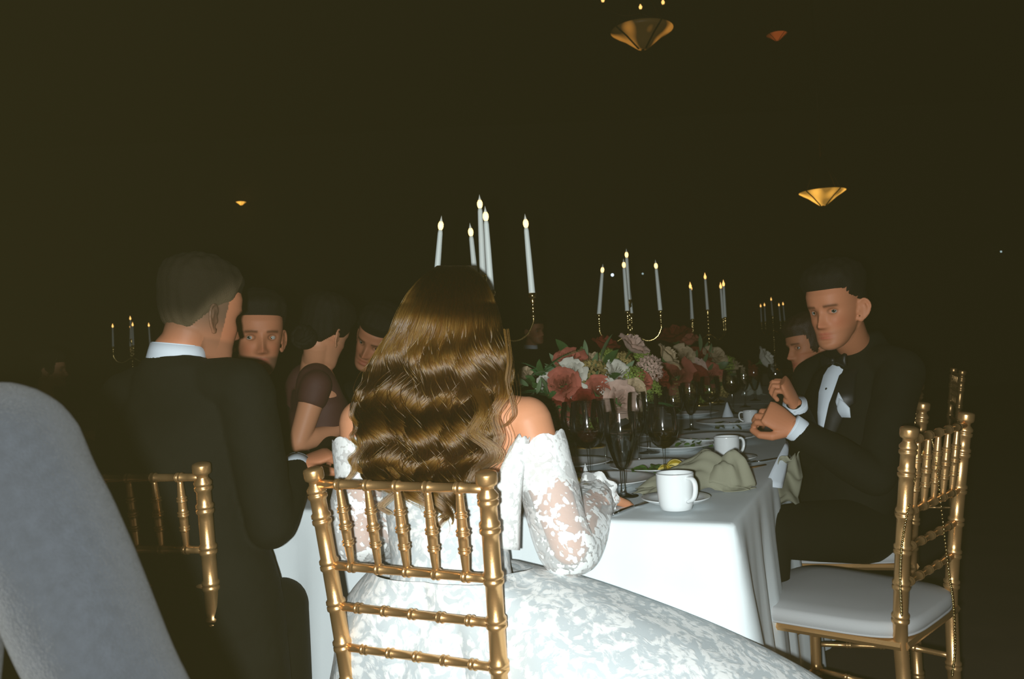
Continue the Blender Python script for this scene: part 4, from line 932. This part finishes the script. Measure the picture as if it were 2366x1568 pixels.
glass_at('wine', 1660, 935, 'dim far wine glass beyond the flowers', .14, darkwine, 1)
glass_at('wine', 1795, 925, 'dim wine glass behind the right man\'s fist', .14, darkwine, 1)
glass_at('tumbler', 1478, 1000, 'small tumbler tucked among the flowers', None, None, 1)
glass_at('wine', 662, 1068, 'wine glass of red wine between the two left men', .150, darkwine, .95)
glass_at('goblet', 742, 1052, 'water goblet left of the bride\'s hair', .15, waterm, .9)
# ------------------------------------------------------------------ china
def make_mug():
    t = empty('coffee_mug', (0, 0, 0))
    pr = [(0, .002), (.030, 0), (.033, .002), (.036, .012), (.0385, .03), (.040, .055), (.040, .075), (.0405, .0775), (.0395, .079), (.038, .0775), (.0375, .06), (.036, .03), (.032, .010), (0, .008)]
    obj('body', G().lathe(pr, 44, cap=False), porcelain, t)
    P = [(.038, 0, .070), (.052, 0, .070), (.060, 0, .060), (.060, 0, .043), (.053, 0, .028), (.037, 0, .020)]
    obj('handle', G().tube(spline(P, 22), [(.0062, .0042)] * 22, 12, side=Vector((0, 1, 0))), porcelain, t)
    obj('coffee', G().lathe([(0, .062), (.0374, .062)], 32, cap=False), mat('black_coffee', (.012, .005, .002), .1), t)
    return t
def make_saucer():
    pr = [(0, .004), (.022, .003), (.028, 0), (.031, .002), (.045, .006), (.062, .012), (.076, .019), (.0775, .0205), (.076, .0215), (.060, .015), (.044, .009), (.030, .007), (.026, .0085), (0, .0085)]
    return link('saucer', mesh_of(G().lathe(pr, 48, cap=False), 'saucer', porcelain))
def make_plate():
    pr = [(0, .004), (.06, .003), (.068, 0), (.072, .003), (.085, .008), (.118, .017), (.132, .0215), (.1335, .0230), (.132, .0240), (.116, .020), (.086, .011), (.070, .0075), (0, .0075)]
    t = link('plate', mesh_of(G().lathe(pr, 60, cap=False), 'plate', porcelain)); return t
mug, sau, pla = make_mug(), make_saucer(), make_plate(); first = set()
def put(o, px, py, lb, cat, grp, rz=0, z=TH, sc=1):
    c = o if o not in first else copy_tree(o); first.add(o); c.location = T(px, py, z); c.rotation_euler = (0, 0, rz); c.scale = (sc,) * 3; return tag(c, lb, cat, grp)
put(sau, 1562, 1168, 'white saucer under the nearest mug', 'saucer', 'white saucers'); put(mug, 1563, 1176, 'white coffee mug closest to camera, on a saucer by the napkin', 'mug', 'white mugs', -1.0, TH + .0085, 1.0)
put(sau, 1688, 1070, 'white saucer under the second mug', 'saucer', 'white saucers'); put(mug, 1681, 1064, 'white coffee mug behind the sage napkin, handle to the right', 'mug', 'white mugs', 0.25, TH + .0085, .93)
put(sau, 1742, 983, 'white saucer under the small far mug', 'saucer', 'white saucers'); put(mug, 1735, 981, 'small far white mug beside the right man\'s hand', 'mug', 'white mugs', 2.8, TH + .0085, .78)
put(pla, 1515, 1090, 'white dinner plate with green salad and lemon', 'plate', 'white plates')
put(pla, 1400, 1122, 'white dinner plate beneath the bride\'s right hand', 'plate', 'white plates', sc=.98)
put(pla, 1655, 1022, 'white plate behind the second mug', 'plate', 'white plates', sc=1.12)
put(pla, 1690, 985, 'wide white plate beyond the cloth seam with dark leaves', 'plate', 'white plates', sc=1.15)
put(pla, 1312, 1082, 'white plate hidden behind the bride\'s lace arm', 'plate', 'white plates')
put(pla, 770, 1080, 'white plate at the left man\'s cuff', 'plate', 'white plates')
put(pla, 1600, 962, 'dim white plate at the foot of the flowers', 'plate', 'white plates')
put(pla, 1560, 1040, 'white plate between the white wine and the second mug', 'plate', 'white plates')
# salad and lemon
rr = np.random.RandomState(5)
def leaf_mesh(L, w, m, name, bend=.3, seg=6, curl=0):
    g = G()
    for i in range(seg + 1):
        t = i / seg; ww = w * math.sin(PI * min(1, t * .96 + .04)) ** .8; z = -bend * L * t * t + curl * math.sin(t * 5) * .1 * L
        g.v += [(-ww, t * L, z + .18 * ww), (0, t * L, z), (ww, t * L, z + .18 * ww)]
    for i in range(seg):
        for k in (0, 1): a = i * 3 + k; g.f.append((a, a + 1, a + 4, a + 3)); g.m.append(0)
    return mesh_of(g, name, m)
salm = mat('salad_green', (.07, .17, .03), .6, var=.4, vscale=60); lem = mat('lemon_flesh', (.62, .50, .12), .5, var=.2, vscale=80); lemr = mat('lemon_rind', (.70, .50, .04), .5)
def salad(px, py, n, lb, sc=1, mt=salm, z=TH + .009):
    e = empty('salad', T(px, py, z), 0, lb, 'food', 'salads on plates'); ms = [leaf_mesh(.03 * sc, .009 * sc, mt, 'salad_leaf', .5) for _ in range(3)]
    for i in range(n):
        a = rr.rand() * 6.28; q = rr.rand() ** .6 * .055 * sc
        o = link('leaf', ms[i % 3], e, (q * math.cos(a), q * math.sin(a), .004 + rr.rand() * .018 * (1 - q / .08)), (rr.uniform(-.5, .6), rr.uniform(-.5, .5), rr.rand() * 6.28))
    return e
salad(1500, 1092, 34, 'green salad on the plate behind the sage napkin', 1.1); salad(1602, 1024, 26, 'dark green salad on the plate left of the second mug', 1.1, z=TH + .010)
salad(1690, 983, 24, 'dark leaves on the wide plate beyond the cloth seam', 1.2, mat('dark_leaf_green', (.04, .06, .015), .6), z=TH + .010); salad(1340, 1100, 10, 'few green leaves beside the bride\'s sleeve', .8)
for (px, py), s, lb in zip(((1560, 1078), (1537, 1085), (1338, 1120)), (1.15, .8, 1.0), ('big lemon wedge on the salad plate', 'small lemon piece on the salad plate', 'yellow lemon wedge at the bride\'s fingers')):
    g = G(); n = 12
    for k in range(n + 1):
        a = PI * k / n
        for i, (y, r_) in enumerate(((-.012, .55), (0, 1.0), (.012, .55))): g.v.append((.022 * math.cos(a), y * 1.2, .020 * math.sin(a) * r_))
    for k in range(n):
        for i in (0, 1): g.f.append((k * 3 + i, k * 3 + i + 1, (k + 1) * 3 + i + 1, (k + 1) * 3 + i)); g.m.append(1)
    g2 = G(); 
    for y in (-1, 1):
        b = len(g2.v); g2.v.append((0, y * .005, .003))
        for k in range(n + 1): a = PI * k / n; g2.v.append((.021 * math.cos(a), y * (.0142 - .012 * math.sin(a) * .9), .019 * math.sin(a)))
        g2.f += [(b, b + 1 + k, b + 2 + k) for k in range(n)]; g2.m += [0] * n
    e = empty('lemon_wedge', T(px, py, TH + .018), px * .3, lb, 'food', 'lemon wedges'); e.scale = (s,) * 3; obj('rind', g, [lemr, lemr], e); obj('flesh', g2, lem, e)
# cutlery
def knife():
    t = empty('table_knife', (0, 0, 0)); g = G(); g.tube([(0, 0, .004), (0, .03, .005), (0, .09, .005), (0, .10, .004)], [(.004, .003), (.006, .004), (.005, .003), (.004, .002)], 12, side=Vector((1, 0, 0))); obj('handle', g, steel, t)
    g = G(); g.tube([(0, .10, .004), (0.001, .12, .004), (.002, .19, .004), (.0, .215, .004)], [(.004, .002), (.0095, .0011), (.010, .0009), (.002, .0008)], 10, side=Vector((1, 0, 0))); obj('blade', g, steel, t); return t
kn = knife()
for i, (px, py, q, lb) in enumerate(((1416, 1192, (1502, 1160), 'steel table knife left of the nearest saucer'), (1385, 1168, (1455, 1142), 'second knife by the bride\'s fingers'), (1700, 1078, (1765, 1066), 'knife right of the second saucer'))):
    k = kn if i == 0 else copy_tree(kn); a = T(px, py, TH); b = T(*q, TH); dd = b - a; k.location = a; k.rotation_euler = (0, 0, yaw(dd.x, dd.y)); k.scale = (1, 1, 1); tag(k, lb, 'knife', 'steel knives')
g = G(); a = T(1698, 1092); b = T(1768, 1078); g.tube([a + Vector((0, 0, .004)), a.lerp(b, .3) + Vector((0, 0, .006)), b + Vector((0, 0, .006))], [(.007, .002), (.009, .003), (.006, .002)], 10, side=Vector((0, 1, 0)))
tag(obj('breadstick', g, mat('toasted_tan', (.42, .22, .08), .8)), 'flat tan cracker strip on the cloth beside the second saucer', 'food')
g = G(); c = T(1328, 1103, TH); g.box((c.x, c.y, TH + .014), (.045, .03, .028)); bo = obj('favor_box', g, mat('burgundy_card', (.09, .012, .014), .6), None, False); tag(bo, 'small burgundy box on the cloth behind the bride\'s arm', 'box'); bv = bo.modifiers.new('b', 'BEVEL'); bv.width = .002
g = G(); c = T(1352, 1098, TH); g.add([(c.x - .008, c.y, TH), (c.x + .012, c.y + .004, TH), (c.x + .002, c.y + .012, TH), (c.x + .002, c.y + .004, TH + .035)], [(0, 1, 3), (1, 2, 3), (2, 0, 3), (0, 2, 1)]); tag(obj('place_card', g, porcelain, None, False), 'folded white place card beside the burgundy box', 'card')
# ------------------------------------------------------------------ napkins
def crumple(c, dims, seed, rz, folds=1.0, lay=0):
    """crumpled linen: a folded heap with several rolled layers"""
    r = np.random.RandomState(seed); nu, nv = 70, 44; g = G(); ph = r.rand(8) * 6
    for i in range(nu):
        for j in range(nv):
            u = i / (nu - 1) * 2 - 1; v = j / (nv - 1) * 2 - 1; rr_ = min(1, math.sqrt(u * u * .9 + v * v * .95)); h = (1 - rr_ ** 2.4)
            prof = h ** .75 * (.55 + .45 * math.exp(-((u - .45) / .42) ** 2))
            z = prof * (1 + .16 * math.sin(v * 9 + u * 3 + ph[0]) * folds + .10 * math.sin(u * 11 - v * 5 + ph[1]) * folds + .035 * math.sin((u + v) * 17 + ph[2])) + .035 * math.sin(u * 7 + v * 9 + ph[3]) * (1 - h)
            ang = math.atan2(v, u); edge = 1 + .07 * math.sin(ang * 5 + ph[4]) + .04 * math.sin(ang * 9 + ph[5])
            g.v.append((u * dims[0] * edge * (1 - .12 * h * math.sin(v * 4 + ph[6])), v * dims[1] * edge, max(.0015, z * dims[2] + .003)))
    for i in range(nu - 1):
        for j in range(nv - 1): a = i * nv + j; g.f.append((a, a + nv, a + nv + 1, a + 1)); g.m.append(0)
    return g
e = empty('napkin', T(1600, 1130, TH), 0, 'sage green linen napkin crumpled in a heap behind the nearest mug', 'napkin')
o = obj('linen_fold', crumple(0, (.128, .078, .098), 3, 0, .3), napmat, e, rot=(0, 0, .18)); s_ = o.modifiers.new('s', 'SOLIDIFY'); s_.thickness = .0015
o = obj('linen_fold', crumple(0, (.080, .060, .075), 5, 0, .7), napmat, e, loc=(.065, -.012, .022), rot=(.1, .15, -.3)); s_ = o.modifiers.new('s', 'SOLIDIFY'); s_.thickness = .0015
o = obj('linen_fold', crumple(0, (.075, .028, .02), 7, 0, 1.2), napmat, e, loc=(-.075, -.035, .004), rot=(0, 0, .35)); s_ = o.modifiers.new('s', 'SOLIDIFY'); s_.thickness = .0015
g = G()     # seam lines of the folded hem
for sd in range(3): g.tube(spline([(.02 + .03 * sd, -.062, .012), (.075 + .012 * sd, -.055, .045 - .01 * sd), (.125, -.02, .050 - .012 * sd), (.135, .03, .03)], 16), .0013, 6)
obj('hem', g, napmat, e)['kind'] = 'stuff'
# napkin on the right man's lap
g = G(); L = [(1745, 1152), (1770, 1105), (1815, 1052), (1848, 1040), (1850, 1085), (1838, 1110), (1848, 1160), (1800, 1152)]
n = 26; c0 = pp(1812, 1105, 2.36)
for i in range(n):
    for j in range(n):
        u = i / (n - 1); v = j / (n - 1); a = pp(1745 + 75 * u, 1158 - 108 * u, 2.30).lerp(pp(1850 + 2 * u, 1165 - 118 * u, 2.40), v)
        g.v.append((a.x, a.y + .018 * math.sin(u * 9 + v * 6), a.z + .010 * math.sin(v * 11 + u * 3) + .006 * math.sin(u * 17)))
for i in range(n - 1):
    for j in range(n - 1): a = i * n + j; g.f.append((a, a + 1, a + n + 1, a + n)); g.m.append(0)
o = obj('napkin', g, napmat); tag(o, 'sage green napkin hanging over the right man\'s lap', 'napkin'); o.modifiers.new('s', 'SOLIDIFY').thickness = .002
g = G(); q = [pp(1817, 1018, 2.42), pp(1794, 1062, 2.32), pp(1766, 1122, 2.24)]; q2 = [pp(1822, 1030, 2.42), pp(1818, 1080, 2.33), pp(1806, 1128, 2.26)]  # overhanging corner of the middle table's cloth, built as a separate piece
for i in range(9):
    a = spline(q, 9)[i]; b = spline(q2, 9)[i]
    for j in range(5): p = a.lerp(b, j / 4); g.v.append((p.x, p.y - .006 * math.sin(j / 4 * PI), p.z))
for i in range(8):
    for j in range(4): a = i * 5 + j; g.f.append((a, a + 1, a + 6, a + 5)); g.m.append(0)
o = obj('napkin', g, shirt); tag(o, 'white cloth corner hanging over the table edge below the right man\'s hand', 'napkin'); o.modifiers.new('s', 'SOLIDIFY').thickness = .002
e = empty('napkin', T(1740, 912, TH), 0, 'grey crumpled napkin beyond the right man\'s hands', 'napkin'); o = obj('linen_fold', crumple(0, (.07, .05, .12), 13, 0, 1.6), mat('grey_green_linen', (.30, .32, .28), .9), e); o.modifiers.new('s', 'SOLIDIFY').thickness = .0015
e = empty('napkin', T(1682, 968, TH), 0, 'small upright folded white napkin left of the far mug', 'napkin'); g = G(); g.lathe([(.03, 0), (.026, .02), (.014, .05), (.002, .08)], 9); obj('linen_fold', wrinkle(g, .002, 60, 1), shirt, e)
# ------------------------------------------------------------------ flowers
def petal(L, w, cup, curl, nu=5, nv=5):
    g = G()
    for i in range(nu):
        t = i / (nu - 1)
        for j in range(nv):
            s = j / (nv - 1) * 2 - 1; ww = w * (math.sin(PI * (.12 + .80 * t)) ** .7); x = s * ww
            y = t * L * math.sin(.35) + curl * t ** 3 * L; z = t * L * math.cos(.35) - curl * .6 * t ** 4 * L; g.v.append((x, y - cup * (1 - s * s) * w * -.35 + .002 * math.sin(s * 7 + t * 5), z - .05 * L * s * s * t))
    for i in range(nu - 1):
        for j in range(nv - 1): a = i * nv + j; g.f.append((a, a + 1, a + nv + 1, a + nv)); g.m.append(0)
    return g
def rose_mesh(m, seed, n=22, openess=1.0):
    """layers of cupped petals wrapped round the axis, the outer ones flaring open"""
    r = np.random.RandomState(seed); g = G(); layers = [(3, .0035, .036, .0), (4, .0080, .0355, .0015), (5, .0135, .034, .004), (5, .0190, .031, .008), (6, .0240, .026, .013)]
    for li, (cnt, R_, H, fl) in enumerate(layers):
        for k in range(cnt):
            a0 = k * 2 * PI / cnt + li * .7 + r.uniform(-.15, .15); hw = min(1.5, PI / cnt * 1.12); nu, nv = 6, 6; h = H * r.uniform(.93, 1.06); fo = fl * openess * r.uniform(.8, 1.3); v = []; tw = r.uniform(-.1, .1)
            for i in range(nv):
                t = i / (nv - 1)
                for j in range(nu):
                    s_ = j / (nu - 1) * 2 - 1; rho = R_ * (.35 + .75 * t ** .55) * (1 + .10 * (k % 2) * (li > 1)) + fo * t ** 3 + .0012 * math.sin(s_ * 6 + k) * t + .0018 * abs(s_) * (li > 1) - .0006 * (1 - abs(s_)) ; a = a0 + s_ * hw * (.55 + .45 * math.sin(PI * min(1, .2 + .6 * t))) + tw * t
                    z = h * (.15 * 0 + t * (1 - .30 * s_ * s_ * t) + .0015 / h * math.sin(s_ * 5 + k * 2) * t) - .008 - .006 * max(0, t - .8) / .2 * (fo / .013) * (1 - s_ * s_ * .5); v.append((rho * math.cos(a), rho * math.sin(a), z))
            g.add(v, [(i * nu + j, i * nu + j + 1, (i + 1) * nu + j + 1, (i + 1) * nu + j) for i in range(nv - 1) for j in range(nu - 1)])
    g.lathe([(.0018, -.05), (.0022, -.016), (.009, -.010), (.012, -.004)], 8, 1); return mesh_of(g, 'rose_bloom', [m, stemm])
def fluffy_mesh(m, seed, n=60):
    r = np.random.RandomState(seed); g = G()
    for i in range(n):
        ph_ = math.acos(1 - 1.5 * (i + .5) / n); th = i * 2.4; d = Vector((math.sin(ph_) * math.cos(th), math.sin(ph_) * math.sin(th), math.cos(ph_))); R_ = .026 + r.uniform(-.003, .004); c = d * R_
        q = Vector((0, 0, 1)).rotation_difference(d).to_matrix().to_4x4() @ Matrix.Rotation(r.rand() * 6, 4, 'Z')
        for k in range(4):
            M_ = Matrix.Translation(c) @ q @ Matrix.Rotation(k * PI / 2, 4, 'Z'); w = .0062
            g.add([(0, 0, 0), (w, .35 * w, .0015), (w * 1.25, w * 1.25, .003), (.35 * w, w, .0015)], [(0, 1, 2, 3)], 0, M_)
    g.lathe([(.002, -.06), (.0025, -.01), (.020, .004)], 8, 1); return mesh_of(g, 'hydrangea_bloom', [m, stemm])
def petm(n, c, c2=None, v=.25): return mat(n, c, .7, var=v, vscale=45, spec=.2)
stemm = mat('stem_green', (.04, .10, .025), .6)
PM = {'coral': petm('coral_petal', (.38, .105, .075)), 'red': petm('deep_red_petal', (.16, .018, .012)), 'white': petm('cream_petal', (.62, .60, .52), v=.12), 'blush': petm('blush_petal', (.58, .40, .33), v=.15), 'green': petm('lime_floret', (.22, .30, .06), v=.4), 'mixed': petm('antique_floret', (.36, .27, .10), v=.5), 'beige': petm('pale_peach_petal', (.50, .38, .24))}
RM = {}
for c in ('coral', 'red', 'white', 'blush', 'beige'): RM[c] = [rose_mesh(PM[c], k * 7 + len(c), 22, o) for k, o in enumerate((.75, 1.05))]
for c in ('green', 'mixed', 'blush'): RM['h' + c] = [fluffy_mesh(PM[c], 3 + len(c))]
lm_ = [leaf_mesh(.075, .020, mat('foliage_green', (.045, .11, .03), .5, var=.3, vscale=30), 'leaf', .35, 7), leaf_mesh(.09, .012, mat('pale_foliage', (.12, .20, .09), .6, var=.2), 'leaf', .2, 7)]
fernm = mat('fern_green', (.04, .17, .05), .6)
def fern_mesh():
    g = G(); n = 16
    for i in range(n):
        t = i / n; y = t * .14; z = -.04 * t * t; L = .030 * (1 - t) ** .6 + .006
        for s in (-1, 1):
            g.add([(0, y, z), (s * L, y + L * .55, z - .003), (s * L * .5, y + .002 + L * .1, z)], [(0, 1, 2)]); g.add([(0, y + .002, z), (s * L * .6, y + L * .5, z + .002), (s * L * .5, y + L * .22, z)], [(0, 1, 2)])
    g.tube([(0, 0, 0), (0, .07, -.01), (0, .145, -.045)], .0011, 5); return mesh_of(g, 'fern_frond', fernm)
fm_ = fern_mesh()
rr = np.random.RandomState(21)
def arrangement(base, label, blooms, nl, spread, hgt, ferns=()):
    e = empty('flower_arrangement', base, 0, label, 'flowers', 'rose and hydrangea centrepieces')
    obj('vase', G().lathe([(0, 0), (.06, 0), (.062, .006), (.02, .02), (.018, .05), (.05, .075), (.085, .10), (.088, .125), (.080, .125), (.05, .08)], 28, cap=False), brass, e)
    ctr = Vector((0, 0, .14))
    for k, px, py, w, Y in blooms:
        p = pp(px, py, Y) - base; real = w * Y / 1972; d = (p - ctr).normalized(); d = (d + Vector((0, -.75, .25))).normalized()
        ms = RM[k]; dm_ = .062 if k[0] == 'h' else .056; s = real / dm_; me = ms[rr.randint(len(ms))]
        o = link({'h': 'hydrangea_bloom'}.get(k[0], 'rose_bloom'), me, e, p); o.rotation_mode = 'QUATERNION'; o.rotation_quaternion = Vector((0, 0, 1)).rotation_difference(d) @ Quaternion((0, 0, 1), rr.rand() * 6); o.scale = (s,) * 3
        o['label'] = {'coral': 'coral rose', 'red': 'deep red flower', 'white': 'cream white rose', 'blush': 'blush rose', 'beige': 'pale peach rose', 'hgreen': 'lime green hydrangea', 'hmixed': 'antique green and pink hydrangea', 'hblush': 'dusty blush hydrangea'}[k]
    for i in range(nl):
        a = rr.rand() * 6.28; u = rr.rand() ** .6; p = Vector((spread[0] * u * math.cos(a), spread[1] * u * math.sin(a), .11 + hgt * (1 - u * u) * rr.uniform(.5, .95)))
        p = Matrix.Rotation(-TA, 3, 'Z') @ p; d = (p - ctr).normalized()
        o = link('leaf', lm_[rr.randint(2)], e, p); o.rotation_mode = 'QUATERNION'; o.rotation_quaternion = Vector((0, 1, 0)).rotation_difference(d) @ Quaternion((0, 1, 0), rr.uniform(-1, 1)); o.scale = (rr.uniform(.7, 1.2),) * 3
    g = G()
    for i in range(26):
        a = i * 2.4; u = (i / 26) ** .5; q = Matrix.Rotation(-TA, 3, 'Z') @ Vector((spread[0] * .8 * u * math.cos(a), spread[1] * .8 * u * math.sin(a), .10 + hgt * .8 * (1 - u * u) + .02)); g.tube(spline([(0, 0, .06), (q.x * .3, q.y * .3, .13), tuple(q)], 6), .002, 5)
    o = obj('stems', g, stemm, e); o['kind'] = 'stuff'
    for px, py, Y, a, b in ferns:
        o = link('fern_frond', fm_, e, pp(px, py, Y) - base, (a, 0, b)); o.scale = (1.0,) * 3
    return e
def foliage(e, pts, n, Y):
    for i in range(n):
        px, py = pts[rr.randint(len(pts))]; p = pp(px + rr.normal(0, 14), py + rr.normal(0, 14), Y + rr.uniform(-.05, .06)) - e.location
        d = Vector((rr.normal(0, .6), -.35, rr.normal(.15, .6))).normalized(); o = link('leaf', lm_[rr.randint(2)] if i % 3 else fm_, e, p); o.rotation_mode = 'QUATERNION'
        o.rotation_quaternion = Vector((0, 1, 0)).rotation_difference(d) @ Quaternion((0, 1, 0), rr.uniform(-1.2, 1.2)); o.scale = (rr.uniform(.45, .8),) * 3
A = [('coral', 1316, 836, 52, 3.12), ('white', 1322, 862, 52, 3.0), ('white', 1262, 886, 36, 3.05), ('coral', 1302, 888, 58, 2.93), ('hmixed', 1366, 868, 80, 3.05), ('white', 1424, 864, 50, 3.1), ('hgreen', 1464, 872, 55, 3.1), ('hblush', 1500, 852, 66, 3.2), ('blush', 1462, 802, 56, 3.3),
     ('hgreen', 1404, 826, 44, 3.3), ('red', 1398, 800, 50, 3.4), ('red', 1322, 914, 40, 2.92), ('red', 1350, 928, 44, 2.9), ('red', 1296, 915, 34, 2.95), ('coral', 1382, 908, 58, 2.98), ('blush', 1432, 926, 66, 2.92), ('white', 1338, 908, 30, 2.93), ('white', 1402, 896, 34, 2.98), ('beige', 1462, 905, 46, 3.0),
     ('hgreen', 1502, 902, 52, 3.15), ('coral', 1486, 880, 34, 3.1), ('red', 1446, 890, 40, 3.1), ('beige', 1376, 836, 44, 3.3), ('red', 1522, 872, 44, 3.25), ('beige', 1540, 826, 50, 3.5), ('coral', 1310, 940, 38, 2.95), ('beige', 1215, 872, 36, 3.1), ('hmixed', 1436, 838, 54, 3.35), ('blush', 1300, 992, 36, 2.95), ('coral', 1306, 968, 30, 2.95),
     ('hmixed', 1338, 884, 44, 3.1), ('hgreen', 1484, 826, 42, 3.35), ('blush', 1408, 952, 40, 2.95), ('red', 1370, 938, 34, 2.96), ('hgreen', 1382, 980, 50, 3.0), ('beige', 1460, 940, 40, 3.0)]
base1 = Vector((.27, 3.20, TH))
e1_ = arrangement(base1, 'near low centrepiece of coral, red and cream roses with green hydrangea', A, 110, (.20, .26), .26,
            [(1252, 868, 3.0, .4, .3), (1262, 850, 3.0, .7, -1.4), (1256, 858, 3.0, .6, 1.5), (1270, 930, 2.85, -.3, .5), (1285, 965, 2.85, -.5, .9), (1268, 985, 2.85, -.6, -.4), (1284, 1000, 2.85, -.8, .2), (1240, 905, 2.95, .1, 1.1), (1500, 930, 3.0, 0, -1), (1290, 940, 2.85, -.2, -.9), (1275, 910, 2.9, .3, .8)])
foliage(e1_, [(1262, 905), (1275, 930), (1285, 955), (1290, 985), (1250, 890), (1300, 960), (1230, 880), (1298, 1005)], 46, 2.93)
B = [('coral', 1562, 868, 64, 3.9), ('red', 1600, 880, 50, 3.95), ('beige', 1650, 826, 46, 4.3), ('hmixed', 1575, 905, 60, 3.9), ('beige', 1578, 825, 40, 4.1), ('white', 1765, 832, 46, 4.6), ('red', 1612, 828, 46, 4.3), ('coral', 1640, 870, 44, 4.2), ('hgreen', 1620, 905, 50, 4.0), ('beige', 1700, 860, 46, 4.5), ('hmixed', 1670, 890, 54, 4.2), ('red', 1560, 780, 60, 4.5), ('coral', 1590, 790, 44, 4.5), ('hgreen', 1680, 842, 44, 4.5), ('red', 1735, 860, 40, 4.6), ('blush', 1600, 855, 44, 4.1)]
base2 = Vector((1.10, 5.12, TH)); B = [(k, x, y, w, Y + .8) for k, x, y, w, Y in B]
arrangement(base2, 'farther dim centrepiece of roses between the middle and far candelabra', B, 90, (.20, .36), .26)
